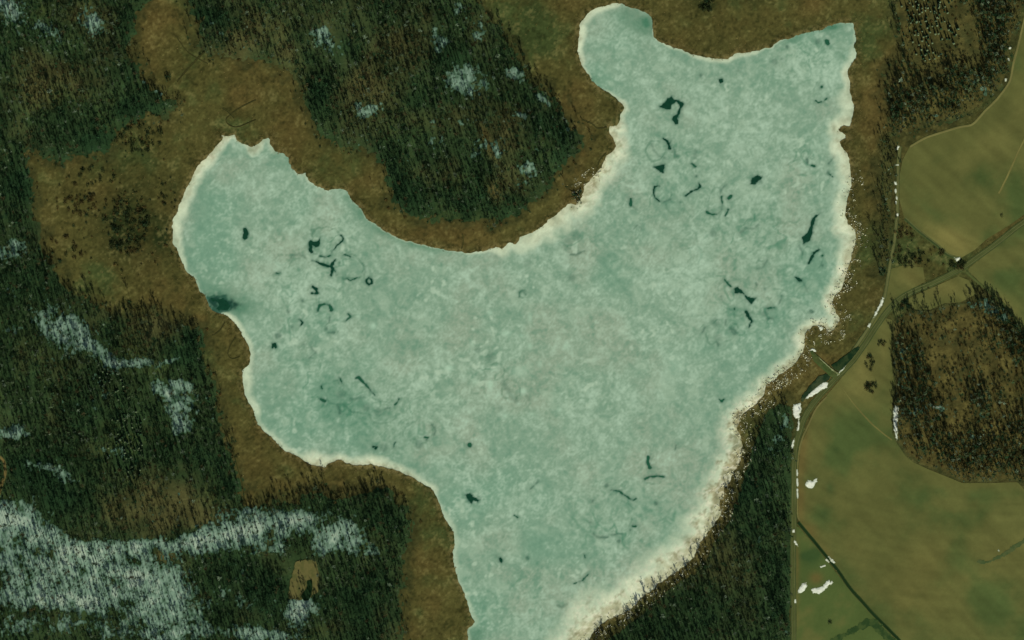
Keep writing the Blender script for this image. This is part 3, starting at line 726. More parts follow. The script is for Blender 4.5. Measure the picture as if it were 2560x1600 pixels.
SNOW = [(15,20,50,34,1.2,60),(118,84,44,26,1.1,25),(228,52,26,44,1.1,-35),(395,222,42,12,1.1,35),(814,100,40,24,1.2,40),(1096,104,22,30,1.4,-30),(1160,196,44,36,1.15),(1188,215,40,24,.7),(911,272,34,20,1.3),(1164,310,20,9,1.2,10),
 (1292,288,28,10,1.1,15),(1352,246,34,10,1.1,28),(1289,188,26,15,1.2,20),(1321,418,22,16,1.4,30),(1190,75,30,24,.9,40),(1146,28,26,20,.9),(1421,320,14,10,.9,40),(1085,304,18,14,.7),(1215,362,40,30,.55),(1180,390,16,10,.9),(1245,385,22,10,.8,60),(1330,445,36,12,.7,-20),(1090,350,30,20,.5),(1000,350,30,20,.4),
 (150,812,56,38,1.6,25),(195,850,46,30,1.2,40),(250,878,56,14,1.4,40),(300,905,34,14,1.0),(357,908,36,14,1.2),(428,902,22,9,1.1,-20),(430,975,40,22,1.4),(456,1015,34,34,1.3),(440,965,70,18,.5),(20,634,34,22,1.2),(36,823,26,14,.7),(45,610,20,12,.7),
 (39,1082,46,18,1.4),(100,1165,44,10,1.0,10),(165,1190,34,16,.9,30),(15,1300,60,50,1.7),(70,1320,60,36,1.3,20),(135,1350,60,22,1.2,20),(214,1385,130,34,1.1),(260,1375,90,12,.9),(500,1358,40,24,1.5),(560,1340,60,30,1.3),(330,1368,60,16,1),(420,1362,60,14,1),(470,1355,40,16,.9),(860,1350,40,18,.8),(800,1292,40,20,.8),(650,1280,60,18,.6),(330,1430,70,40,.6),(120,1460,120,40,.5),(470,1520,50,50,.6),(610,1325,90,40,1.3),(680,1310,70,34,1.2),(740,1300,30,26,1.1),(690,1372,40,14,.7),(821,1335,44,22,1.1),(810,1370,40,20,.7),
 (757,1516,34,22,2.2),(745,1545,36,30,1.0),(393,1470,80,60,1.15),(400,1550,70,50,1.0),(150,1500,150,22,1.2),(200,1510,110,20,.9,10),(60,1500,40,16,.6),(120,1560,120,24,.62),(300,1580,90,30,.6),(20,1570,50,30,.5),(520,1580,60,20,.5),(40,1400,70,60,.4),(220,1430,140,40,.75),(60,1430,100,60,.65),(300,1470,120,50,.6),(640,1580,50,18,1.4),(700,1590,60,14,1.0),(440,1585,70,20,.9),(560,1500,40,30,.5),(620,1505,24,20,.7),(457,1072,28,14,1.0),(450,1050,20,20,.6),
 (904,1378,46,18,1.0,10),(880,1312,34,26,.9),(860,1340,40,30,.4),(200,195,14,10,.3),(560,60,30,20,.25),(290,1130,40,14,.5),(240,1000,30,50,.4),(45,735,30,20,.3),(600,1440,60,40,.25),(900,90,40,30,.3),(700,330,20,14,.3),(130,900,30,12,.5),
 (1960,1060,14,24,.6),(1950,1120,20,30,.4),(1940,1100,16,20,.5),(2450,765,50,12,.7,14),(2500,790,30,14,.6,35),(2500,860,30,30,.25),(2250,880,8,30,.5),(2260,940,14,40,.4),(2290,1030,40,12,.7),(2345,1018,20,7,1.0,10),(2440,1095,20,10,.6),(2430,200,40,40,.2),(2465,210,24,30,.35),(2340,290,10,6,.8),(2300,330,20,8,.5),(1968,1560,8,30,.5)]
sf = blobs(SNOW)
holes_ = fbm(PX, PY, 16, 131, 4, 0.7)
st_u = PX * math.cos(0.3) + PY * math.sin(0.3) * 0 - 0.3 * PY       # across the fall of the shadows
streak = fbm((PX - 0.30 * PY), PY * 0.12, 7, 135, 2)  # streaks along the trunk shadows, their shade painted into snow cover and colour
fine2 = fbm(PX, PY, 6.5, 137, 2, 0.7)
sf = np.where(sf > .9, .9 + .55 * (sf - .9), sf)
sn_v = sf * (1 + 0.55 * fbm(PX, PY, 26, 139, 3)) - 0.60 + 0.28 * holes_ + 0.20 * streak + 0.42 * fine2
f_snow = sn_v * 12.0
f_snow = np.minimum.reduce([f_snow, f_forest - 1.0])
s_col = mix(np.broadcast_to(alb(122, 150, 128), (NY, NX, 3)), alb(56, 86, 62), np.clip(1 - sstep(-.05, .75, sn_v + 0.15 * g2), 0, .9))
s_col = mix(s_col, alb(164, 184, 160), sstep(0.8, 1.6, sn_v))
sheet('forest_snow', f_snow, 0.42, s_col, M_SNOW, rough=0.12, seed=4, kind='stuff', label='thin old snow lying in patches between the bare trees')

# ---------------------------------------------------------------- fields
h1 = fbm(PX, PY, 180, 141, 4, 0.5)
h2 = fbm(PX, PY, 50, 145, 4, 0.55)
h3 = fbm(PX, PY, 14, 147, 3, 0.6)
arc_ = np.hypot(PX - 2900, PY - 500 + .25 * PX)
plough = fbm(arc_, np.arctan2(PY - 500, PX - 2900) * 60, 8, 148, 2)
diag = fbm((PX - PY) * 0.7, (PX + PY) * 0.08, 14, 149, 3)               # drill lines running down to the right
rowsv = fbm((PX * 0.15), PY + 0.00028 * (PX - 2450) ** 2, 7, 150, 2)
p_ol, p_gr, p_tan, p_red, p_dk = alb(93, 96, 52), alb(74, 92, 49), alb(122, 117, 65), alb(104, 93, 51), alb(52, 76, 41)
fcol = mix(np.broadcast_to(p_ol, (NY, NX, 3)), p_gr, 0.85 * sstep(0.0, 1.1, -h1 * 0.7 - 0.5 * h2 + blobs([(2130,1080,60,60,1.0),(2090,1150,40,50,.5),(2150,1400,60,70,.4),(2470,1470,80,60,1.2,30),(2500,1500,60,40,.5),(2400,1230,120,22,.6),(2450,440,60,60,.5),(2540,460,30,130,.7),(2050,1290,40,30,.4),
 (2050,1250,30,50,.3),(2330,900,60,60,0),(2520,700,40,40,.8),(2390,1400,40,40,.4),(2410,180,50,50,.2)])))
fcol = mix(fcol, p_tan, np.clip(0.25 * sstep(0.2, 1, h1 + 0.4 * h2) + 0.8 * blobs([(2395,605,52,36,1.2,25),(2340,580,40,24,.6,30),(2270,690,40,26,.8),(2370,720,70,26,.7),(2160,930,30,50,.7),(2120,990,60,40,.5),(2500,760,60,30,.6),(2330,1480,100,90,.25),(2500,1380,80,60,.25),(2210,870,14,60,.5)]), 0, .9))
fcol = mix(fcol, p_red, np.clip(blobs([(2002,1150,14,80,.7),(2000,1250,12,70,.8),(2020,1330,22,24,.8,45),(2060,1385,30,16,.6,50),(2010,1090,14,50,.5),(2320,1400,60,60,.25),(2260,1500,60,60,.2)]), 0, .8))
fcol = mix(fcol, p_dk, np.clip(blobs([(2062,1285,14,14,.6),(2075,1220,12,20,.5),(2090,1125,8,8,.5),(2025,1200,26,22,.4),(2390,1080,30,20,0)]) * (1 + .5 * h2), 0, .7))
fcol = fcol * (1 + 0.10 * h2[..., None] + 0.10 * diag[..., None] + 0.05 * h3[..., None] + 0.07 * plough[..., None] + 0.06 * rowsv[..., None] * blobs([(2450,1240,110,40)])[..., None])
fcol_p = mix(np.broadcast_to(alb(80, 96, 50), (NY, NX, 3)), p_ol, sstep(-0.4, .8, h1 + h2))
fcol_p = mix(fcol_p, p_dk, np.clip(blobs([(2010,1390,22,10,.8),(2040,1380,20,14,.6),(2025,1400,30,24,.5)]) * (1 + 0.6 * h2), 0, .8))
fcol_p = mix(fcol_p, p_red, np.clip(blobs([(1990,1480,8,120,.5),(1990,1400,8,40,.5),(2040,1445,16,14,1.0)]), 0, .8)) * (1 + 0.14 * h2[..., None])
FLAB = {'north': 'olive stubble field with a tan corner beside the northern track bend', 'east': 'green stubble field on the far side of the track junction', 'middle': 'narrow tan strip of grass between two farm tracks',
        'corner': 'small tan field corner beneath the track junction', 'south': 'large olive field with faint drill lines in the lower right', 'paddock': 'greener triangular pasture beside the shore wood'}
for k, f in field.items():
    sheet('field', f, 0.16, fcol_p if k == 'paddock' else fcol, M_FIELD, rough=0.03, seed=5, st=2, kind='structure', label=FLAB[k])

# ---------------------------------------------------------------- tracks, channels, ditches
def smooth_line(pts, step=6.0):
    p = np.asarray(pts, np.float32)
    out = []
    n = len(p)
    for i in range(n - 1):
        p0, p1, p2, p3 = p[max(i - 1, 0)], p[i], p[i + 1], p[min(i + 2, n - 1)]
        m = max(2, int(np.hypot(*(p2 - p1)) / step))
        for t in np.linspace(0, 1, m, endpoint=False):
            out.append(0.5 * ((2 * p1) + (-p0 + p2) * t + (2 * p0 - 5 * p1 + 4 * p2 - p3) * t ** 2 + (-p0 + 3 * p1 - 3 * p2 + p3) * t ** 3))
    out.append(p[-1])
    return np.array(out)


def ribbon(name, pts, lanes, zoff, mat, jitter=0.5, seed=0, **props):
    """lanes: list of (offset px, colour)"""
    r = np.random.default_rng(seed + 400)
    c = smooth_line(pts)
    t = np.gradient(c, axis=0)
    t /= np.maximum(np.hypot(t[:, 0], t[:, 1]), 1e-6)[:, None]
    nrm = np.stack([-t[:, 1], t[:, 0]], 1)
    n, m = len(c), len(lanes)
    co = np.zeros((n, m, 3), np.float32)
    cols = np.zeros((n, m, 3), np.float32)
    wobl = fbm(np.arange(n) * 6.0, np.full(n, seed * 50.0), 40, 501, 3) * jitter
    for j, (o, cl) in enumerate(lanes):
        q = c + nrm * (o + wobl + (r.uniform(-.5, .5, n) * jitter if j in (0, m - 1) else 0))[:, None]
        z = ter(q[:, 0], q[:, 1]) + zoff + (-0.03 if j in (0, m - 1) else 0)
        co[:, j] = np.stack([wx(q[:, 0]), wy(q[:, 1]), z], 1)
        cols[:, j] = np.asarray(cl) * (1 + 0.22 * fbm(np.arange(n) * 6.0 + 999 * j, np.full(n, 3.0 + seed), 22, 511, 3))[:, None]
    idx = np.arange(n * m).reshape(n, m)
    q = np.stack([idx[:-1, :-1].ravel(), idx[:-1, 1:].ravel(), idx[1:, 1:].ravel(), idx[1:, :-1].ravel()], 1)
    me = make_mesh(name, co.reshape(-1, 3), q, np.zeros((0, 3)), cols.reshape(-1, 3), [mat], smooth=True)
    return link(name, me, **props)


t_gr, t_rut, t_pale, t_dark = alb(80, 90, 48), alb(74, 82, 46), alb(98, 101, 60), alb(58, 72, 40)
two_rut = lambda w: [(-w, t_gr), (-w * .72, t_dark), (-w * .5, t_pale), (-w * .3, t_rut), (0, t_gr), (w * .3, t_rut), (w * .5, t_pale), (w * .72, t_dark), (w, t_gr)]
narrow = lambda w, a=t_pale, b=t_dark: [(-w, b), (-w * .4, a), (w * .4, a), (w, b)]
MAIN = [(2680,470),(2557,557),(2521,584),(2486,612),(2443,643),(2407,668),(2379,684),(2329,709),(2279,730),(2246,750),(2218,778),(2189,818),(2161,862),(2129,905),(2093,941),(2066,970),(2034,1008),(2012,1041),(1998,1080),(1990,1110),(1986,1140),(1985,1203),(1984,1289),(1983,1381),(1983,1489),(1984,1600),(1984,1720)]
ribbon('farm_track', MAIN, two_rut(7.5), 0.30, M_TRACK, 0.6, 1, kind='structure', label='worn two rut farm track curving round the east shore')
ribbon('farm_track', [(2250,366),(2246,400),(2245,429),(2243,490),(2243,536),(2239,570),(2236,601),(2226,655),(2219,698),(2211,741),(2199,768),(2176,812),(2154,846),(2130,880)], narrow(4.5), 0.26, M_TRACK, 0.5, 2, kind='structure', label='narrow pale track along the marsh side of the fields')
ribbon('farm_track', [(2414,680),(2457,717),(2521,774),(2560,816),(2680,850)], narrow(3.2, t_gr, t_rut), 0.28, M_TRACK, 0.5, 3, kind='structure', label='faint track running right from the junction past the east wood')
ribbon('field_margin', [(2562,44),(2546,112),(2532,162),(2524,204),(2496,244),(2461,279),(2431,311),(2400,318),(2360,330),(2312,346),(2275,368)], narrow(3.4, alb(116, 112, 66), t_gr), 0.25, M_TRACK, 0.6, 4, kind='structure', label='pale grassy margin between northern field and wood')
ribbon('field_margin', [(2262,546),(2307,586),(2343,614),(2371,638),(2400,646)], [(-4, t_gr), (-2, t_pale), (0, t_dark), (2, t_dark), (5, t_gr)], 0.25, M_TRACK, 0.5, 5, kind='structure', label='pale margin below the tan corner of the northern field')
ribbon('field_margin', [(2570,330),(2540,390),(2518,440),(2496,484)], narrow(2.6, alb(118, 114, 64), p_ol), 0.22, M_TRACK, 0.5, 6, kind='structure', label='faint pale wheel line crossing the northern field')
ribbon('field_margin', [(2107,973),(2146,1023),(2186,1066),(2229,1100)], narrow(2.0, alb(110, 108, 60), p_ol), 0.22, M_TRACK, 0.5, 7, kind='structure', label='faint pale wheel line across neck of the large field')
ribbon('ditch', [(1995,1306),(2018,1334),(2040,1360),(2084,1414),(2132,1478),(2190,1542),(2252,1606),(2340,1710)], [(-5, t_gr), (-3, alb(34, 54, 28)), (0, alb(26, 46, 24)), (3, alb(36, 54, 28)), (5, alb(88, 92, 50))], 0.24, M_TRACK, 0.7, 8, kind='structure', label='dark grassy ditch dividing the large field from the pasture')
ribbon('woodland_path', [(-20,1130),(8,1150),(14,1180),(4,1215),(-12,1260),(-40,1300)], narrow(5, alb(112, 100, 58), l_base), 0.5, M_TRACK, 0.6, 9, kind='structure', label='pale curved path at the left edge of the woods')
ribbon('field_margin', [(2066,992),(2042,1020),(2022,1060),(2004,1100),(1996,1140),(1992,1200),(1993,1280),(1999,1302)], narrow(2.4, alb(110, 106, 62), p_ol), 0.24, M_TRACK, 0.7, 10, kind='structure', label='tan bare margin between main track and the large field')
CH = [([(513,128),(482,160),(459,186),(443,205)], 2.2, 'thin straight channel in the northwest marsh'), ([(557,271),(571,280),(586,296)], 3, 'short dark channel end north of the west bay'),
      ([(588,845),(577,862),(570,885),(580,897),(600,892)], 1.8, 'looped thin channel in marsh on the west shore'), ([(562,805),(548,828),(530,840)], 1.8, 'thin channel running in from the west shore'),
      ([(1518,318),(1495,322),(1480,310),(1455,300)], 2, 'thin channel in the marsh behind the white inlet'), ([(1515,384),(1500,400),(1490,430)], 1.8, 'short channel beside the peninsula shore ice'),
      ([(1157,585),(1158,610),(1153,622)], 1.5, 'tiny channel in the peninsula tip marsh'), ([(640,250),(600,270),(565,300),(590,318),(640,300)], 1.4, 'faint winding trail in marsh north of the west bay'),
      ([(570,1090),(592,1160),(606,1215),(612,1262)], 2.6, 'dark line between the wood and southwest marsh'), ([(1008,1490),(1012,1520),(1003,1560)], 2.4, 'dark gap at edge of the southern marsh strip'),
      ([(1038,1275),(1030,1300),(1028,1340)], 2.0, 'dark gap below the southwest point'), ([(520,160),(470,130),(440,90)], 1.2, 'faint trail across the northern marsh meadow')]
for i, (pts, w_, lab) in enumerate(CH):
    w_ *= .85
    ribbon('marsh_channel', pts, [(-w_, alb(76, 74, 36)), (-w_ * .35, alb(50, 54, 28)), (w_ * .35, alb(50, 54, 28)), (w_, alb(90, 84, 46))], 0.5, M_TRACK, 0.8, 20 + i, kind='structure', label=lab)


def area(name, pts, zoff, mat, col, wob_=1.2, step=1.2, dome=0.0, **props):
    xs = [p[0] for p in pts]
    ys = [p[1] for p in pts]
    return local_sheet(name, lambda x, y: sdf_poly(pts, x, y) + wob_ * fbm(x, y, 7, 601, 3), 4, (min(xs), max(xs), min(ys), max(ys)),
                       lambda x, y, f: ter(x, y) + zoff + dome * sstep(0, 5, f) * (0.7 + 0.4 * fbm(x, y, 8, 611, 2)), mat, step, (lambda x, y, f: mix(np.broadcast_to(col[0], x.shape + (3,)), col[1], sstep(-.6, .8, fbm(x, y, 9, 621, 3)))), **props)


area('grass_jetty', [(2025,879),(2032,877),(2052,897),(2076,918),(2094,936),(2086,946),(2074,940),(2050,918),(2034,902)], 0.9, M_TRACK, (alb(64, 82, 42), alb(74, 84, 46)), 0.8, dome=0.5, kind='structure', label='straight grassy jetty running out to the east shore ice')
area('jetty_edge', [(2045,891),(2060,905),(2078,921),(2098,933),(2100,938),(2092,935),(2074,923),(2056,908)], 1.1, M_SNOW, (alb(150, 156, 110), alb(100, 108, 66)), 1.0, dome=0.25, kind='structure', label='pale icy edge along the jetty')
area('ditch_water', [(2077,914),(2100,899),(2122,882),(2143,866),(2151,868),(2140,885),(2122,905),(2108,922),(2096,928),(2086,924)], 0.55, M_TRACK, (alb(26, 48, 28), alb(50, 66, 38)), 1.0, kind='structure', label='dark ditch water between jetty and farm track')
area('ditch_water', [(2064,934),(2046,941),(2034,954),(2020,970),(2006,990),(2000,1004),(2008,1004),(2024,984),(2042,968),(2060,955),(2072,950),(2076,942)], 0.55, M_TRACK, (alb(34, 54, 34), alb(62, 74, 48)), 1.5, kind='structure', label='dark ditch water on the near side of the jetty')
area('clearing', [(740,1404),(766,1398),(790,1403),(798,1440),(795,1478),(772,1495),(746,1500),(722,1497),(724,1462),(732,1430)], 0.62, M_TRACK, (alb(100, 96, 56), alb(84, 86, 48)), 2.0, kind='structure', label='dull tan grassy clearing in the lower left wood')
area('woodland_pool', [(768,1452),(780,1448),(782,1462),(779,1484),(772,1500),(760,1502),(752,1490),(764,1476),(768,1464)], 0.95, M_TRACK, (alb(26, 44, 22), alb(30, 50, 28)), 1.0, kind='structure', label='dark little pool in the tan woodland clearing')
area('wet_swale', [(2060,1612),(2092,1590),(2128,1572),(2152,1555),(2176,1546),(2194,1552),(2215,1578),(2244,1606),(2226,1612),(2200,1590),(2176,1566),(2146,1576),(2110,1592),(2084,1612)], 0.30, M_TRACK, (alb(46, 68, 36), alb(66, 84, 44)), 5.5, kind='structure', label='dark damp swale winding across the bottom of the pasture')
area('wet_swale', [(2575,1335),(2545,1356),(2510,1380),(2484,1394),(2460,1402),(2444,1398),(2440,1406),(2462,1410),(2490,1400),(2514,1388),(2550,1364),(2580,1344)], 0.30, M_TRACK, (alb(70, 86, 50), alb(82, 92, 54)), 3.5, kind='structure', label='dark damp swale entering the large field from the right')

# ---------------------------------------------------------------- snow drifts and banks (single, countable)
def drift(pts, label, group='snow drifts left along the tracks and fields', wob_=2.2, dome=0.5, cat='snow drift'):
    xs = [p[0] for p in pts]
    ys = [p[1] for p in pts]

    def cols(x, y, f):
        c = mix(np.broadcast_to(alb(116, 124, 86), x.shape + (3,)), alb(206, 214, 192), sstep(-.2, 2.2, f + .9 * fbm(x, y, 5, 631, 2)))
        return mix(c, alb(226, 231, 210), sstep(1.8, 6, f + 2.0 * fbm(x, y, 9, 633, 3)))
    o = local_sheet('snow_drift', lambda x, y: sdf_poly(pts, x, y) + .6 + wob_ * (0.7 * fbm(x, y, 7, 601, 3) + .6 * fbm(x, y, 3.2, 603, 2)), 6, (min(xs), max(xs), min(ys), max(ys)),
                    lambda x, y, f: ter(x, y) + .34 + dome * sstep(0, 5, f) * (0.7 + 0.4 * fbm(x, y, 8, 611, 2)), M_SNOW, .8, cols)
    if o:
        o['label'] = label
        o['category'] = cat
        o['group'] = group
    return o


def line_poly(pts, w_):
    p = np.asarray(pts, float)
    t = np.gradient(p, axis=0)
    t /= np.hypot(t[:, 0], t[:, 1])[:, None]
    n = np.stack([-t[:, 1], t[:, 0]], 1)
    w_ = np.resize(np.asarray(w_, float), len(p))[:, None]
    return [tuple(v) for v in np.concatenate([p + n * w_, (p - n * w_)[::-1]])]


drift([(2071,957),(2058,955),(2045,965),(2034,974),(2020,983),(2009,1001),(2020,997),(2035,987),(2052,977),(2068,967)], 'largest white snow bank, beside the ditch left of the jetty')
drift([(1984,1012),(2001,1007),(2003,1020),(1997,1046),(1989,1046),(1981,1032)], 'broad white snow patch at the top of the shore wood')
drift(line_poly([(1996,1046),(1997,1060),(1993,1076)], [3, 2.2, 1.5]), 'ragged snow tail below the patch at top of the shore wood')
drift(line_poly([(2207,744),(2203,759),(2194,775),(2183,796)], [1.6, 2.6, 2.8, 1.5]), 'long thin crescent of snow beside the track bend')
drift(line_poly([(2173,808),(2171,817)], [3.2, 2.6]), 'small snow blob on the track below the crescent')
drift([(2237,1014),(2247,1014),(2244,1040),(2242,1065),(2244,1082),(2241,1103),(2235,1078),(2232,1050),(2233,1028)], 'tall white snow bank against the east wood edge')
drift([(2013,1211),(2021,1200),(2034,1202),(2043,1194),(2041,1206),(2031,1219),(2021,1221)], 'lone snow patch out in the large field', wob_=2.4)
for i, (a, b) in enumerate([((1992,1174), (1993,1190)), ((1993,1195), (1994,1216)), ((1993,1222), (1994,1246))]):
    drift(line_poly([a, ((a[0] + b[0]) / 2, (a[1] + b[1]) / 2), b], [1.2, 2.2, 1.2]), ['topmost', 'middle', 'lowest'][i] + ' of the three snow streaks beside the straight track', wob_=0.8)
drift([(1977,1122),(1980,1104),(1986,1094),(1985,1110),(1982,1123)], 'slim snow patch on the wood side of the track')
drift(line_poly([(1983,1324),(1984,1331)], 3.2), 'small round snow spot at the wood edge by the ditch head')
drift(line_poly([(1984,1353),(1990,1359),(1996,1366)], [2.6, 2.8, 1.6]), 'short slanted snow streak below the ditch head')
drift(line_poly([(2071,1390),(2078,1398),(2086,1407)], [2.4, 2.8, 1.2]), 'bright snow streak on the field side of the ditch')
drift(line_poly([(2064,1398),(2073,1406)], [2, 2]), 'pale snow streak on the pasture side of the ditch', wob_=.8)
drift(line_poly([(2051,1418),(2064,1413)], [2.4, 2.2]), 'small snow patch just below the ditch streaks')
drift([(1993,1484),(1996,1470),(2006,1459),(2016,1456),(2018,1464),(2011,1474),(2003,1482)], 'oval white snow patch in the pasture')
drift([(2029,1474),(2034,1470),(2048,1470),(2058,1465),(2066,1454),(2072,1450),(2076,1458),(2066,1470),(2058,1478),(2046,1484),(2034,1482)], 'curved white snow crescent in the pasture')
drift(line_poly([(2074,1460),(2080,1454)], [2.6, 2.4]), 'small snow lump at the tip of the pasture crescent')
drift(line_poly([(1988,1498),(1988,1507)], [2, 1.8]), 'small snow spot left of the pasture crescent', wob_=.8)
drift([(2383,643),(2389,644),(2400,642),(2398,648),(2392,654),(2388,649)], 'small snow patch in the fork of the track junction')
drift([(2234,453),(2241,451),(2244,458),(2241,463),(2236,462)], 'bright round snow spot beside the narrow track')
for i, (x_, y_, a_, b_) in enumerate([(2239,478,3,6),(2241,494,2.5,5),(2240,507,2,4),(2243,536,2.4,3.4)]):
    drift(line_poly([(x_ - .5, y_ - b_), (x_, y_), (x_ + .5, y_ + b_)], [a_ * .5, a_, a_ * .5]), ['first', 'second', 'third', 'last'][i] + ' snow scrap down the narrow track below the round spot', wob_=.8)
drift(line_poly([(2237,413),(2246,412)], [1.2, 1.6]), 'thin snow scrap across the narrow track', wob_=.8)
drift(line_poly([(2246,364),(2244,374)], [3, 1.6]), 'snow scrap at the upper end of the narrow track')
drift(line_poly([(2521,121),(2526,122)], [2.6, 2]), 'snow spot at the upper edge of the northern field', wob_=.8)
drift(line_poly([(2520,146),(2521,153)], [2.2, 1.6]), 'snow spot on the northern field margin below the first', wob_=.8)
drift(line_poly([(2514,197),(2513,204)], [2, 1.4]), 'lowest snow spot on the northern field margin', wob_=.8)
drift(line_poly([(2332,1016),(2344,1018),(2354,1017)], [1.4, 1.8, 1.2]), 'thin snow streak inside the east wood', wob_=.8)
drift(line_poly([(2494,1374),(2497,1378)], [1.6, 1.6]), 'tiny snow spot on the swale of the large field', wob_=.6)
drift([(2026,876),(2031,869),(2037,875),(2041,880),(2034,880),(2030,876)], 'white ice heap at the lake end of the jetty', dome=.7)
drift(line_poly([(2084,930),(2092,936),(2096,934)], [1.8, 3, 2]), 'pale ice heap at the landward end of the jetty', dome=.6)
drift(line_poly([(2096,933),(2106,924),(2114,913)], [1.2, 1.6, .8]), 'thin snow line on the track side of the ditch', wob_=.8)
drift([(2046,815),(2056,817),(2058,824),(2052,826)], 'white ice lump on the notch of the east shore', dome=.7)

# ---------------------------------------------------------------- vegetation builders (triangles only)
def tri_tube(p0, p1, r0, r1):
    d = p1 - p0
    L = np.linalg.norm(d)
    d = d / L
    a = np.cross(d, [0.3, 0.5, 0.81])
    a /= np.linalg.norm(a)
    b = np.cross(d, a)
    v, f = [], []
    for k in range(3):
        t = 2 * math.pi * k / 3
        o = a * math.cos(t) + b * math.sin(t)
        v += [p0 + o * r0, p1 + o * r1]
    for k in range(3):
        i, j = 2 * k, 2 * ((k + 1) % 3)
        f += [(i, j, j + 1), (i, j + 1, i + 1)]
    return np.array(v), np.array(f)


def bare_tree(seed, H=13.0, R=3.0, twigs=58):
    r = np.random.default_rng(seed)
    tv, tf = tri_tube(np.array([0, 0, -0.6]), np.array([r.normal(0, .2), r.normal(0, .2), H * 0.92]), 0.36, 0.06)
    V, F, n = [], [], 0

    def add(v, f):
        nonlocal n
        V.append(v)
        F.append(f + n)
        n += len(v)
    ends = []
    for k in range(6):
        a = k * 2.4 + r.uniform(-.4, .4)
        z0 = H * r.uniform(.44, .76)
        rr = R * r.uniform(.6, 1.0)
        e = np.array([math.cos(a) * rr, math.sin(a) * rr, min(H, z0 + H * r.uniform(.14, .34))])
        sd_ = np.array([-math.sin(a), math.cos(a), 0]) * .17
        up_ = np.array([0, 0, .17])
        add(np.array([[0, 0, z0] - sd_, [0, 0, z0] + sd_, e, [0, 0, z0] - up_, [0, 0, z0] + up_]), np.array([(0, 1, 2), (3, 4, 2)]))
        ends.append((np.array([0, 0, z0]), e))
    for k in range(twigs):
        s, e = ends[r.integers(len(ends))]
        t = r.uniform(.3, 1.0)
        p = s + (e - s) * t
        d = np.array([r.normal(0, 1), r.normal(0, 1), r.uniform(.1, 1.5)])
        d /= np.linalg.norm(d)
        L = r.uniform(1.2, 2.6)
        side = np.cross(d, r.normal(0, 1, 3))
        side /= np.linalg.norm(side)
        w_ = r.uniform(.18, .40)
        add(np.array([p - side * w_, p + side * w_, p + d * L]), np.array([(0, 1, 2)]))
    return (tv, tf), (np.concatenate(V), np.concatenate(F))


def conifer(seed, H=7.0, R=1.9):
    r = np.random.default_rng(seed)
    tv, tf = tri_tube(np.array([0, 0, -.4]), np.array([0, 0, H * .9]), 0.16, 0.03)
    V, F, n = [], [], 0
    for k in range(5):
        z0 = H * (.10 + .17 * k)
        z1 = z0 + H * .28
        rr = R * (1 - .17 * k)
        m = 8
        ring = [[math.cos(2 * math.pi * j / m + k) * rr * r.uniform(.6, 1.15), math.sin(2 * math.pi * j / m + k) * rr * r.uniform(.6, 1.15), z0 + r.uniform(-.35, .2)] for j in range(m)]
        V.append(np.array(ring + [[0, 0, z1]]))
        F.append(np.array([(j, (j + 1) % m, m) for j in range(m)]) + n)
        n += m + 1
    return (tv, tf), (np.concatenate(V), np.concatenate(F))


def shrub(seed, R=1.6, H=1.5, n_=46):
    r = np.random.default_rng(seed)
    V, F = [], []
    for k in range(n_):
        a = r.uniform(0, 2 * math.pi)
        q = math.sqrt(r.uniform(0, 1))
        top = np.array([math.cos(a) * R * q, math.sin(a) * R * q, H * (1 - .55 * q * q) * r.uniform(.55, 1.0)])
        base = np.array([top[0] * .3, top[1] * .3, -.3 if k % 4 == 0 else top[2] * .3])
        d = np.cross(top - base, r.normal(0, 1, 3))
        d = d / np.linalg.norm(d) * r.uniform(.16, .34)
        i = 3 * k
        V += [top - d, top + d, base if k % 4 == 0 else top + r.normal(0, .5, 3)]
        F.append((i, i + 1, i + 2))
    return np.array(V), np.array(F)


TREES = [bare_tree(s, H=h, R=rr) for s, h, rr in [(1, 16, 2.6), (2, 18, 2.8), (3, 14, 2.4), (4, 17, 2.3), (5, 15, 2.9), (6, 19, 2.5)]]
TREES += [bare_tree(s, H=h, R=rr, twigs=14) for s, h, rr in [(7, 15, 1.3), (8, 17, 1.5), (9, 13, 1.1)]]
CONIFS = [conifer(s) for s in (11, 12, 13)]
SHRUBS = [shrub(s) for s in (21, 22, 23, 24)]


def tree_tints(x, y, seed):
    r = np.random.default_rng(seed)
    n = len(x)
    pal = np.stack([alb(45, 65, 41), alb(72, 86, 60), alb(36, 61, 37), alb(64, 62, 39), alb(31, 52, 33), alb(98, 113, 90)])
    d_ = sample(dusk, x, y)
    b_ = sample(brown, x, y)
    w_ = np.stack([.26 + 0 * d_, .17 * (1.2 - d_), .14 + .3 * d_, .06 + .5 * b_, .12 + .4 * d_, .07 * (1.2 - d_)], 1)
    w_ = np.cumsum(np.maximum(w_, 0.005), 1)
    k = (r.uniform(0, 1, n)[:, None] * w_[:, -1:] > w_).sum(1)
    return pal[np.minimum(k, 5)] * r.uniform(.75, 1.2, (n, 1))


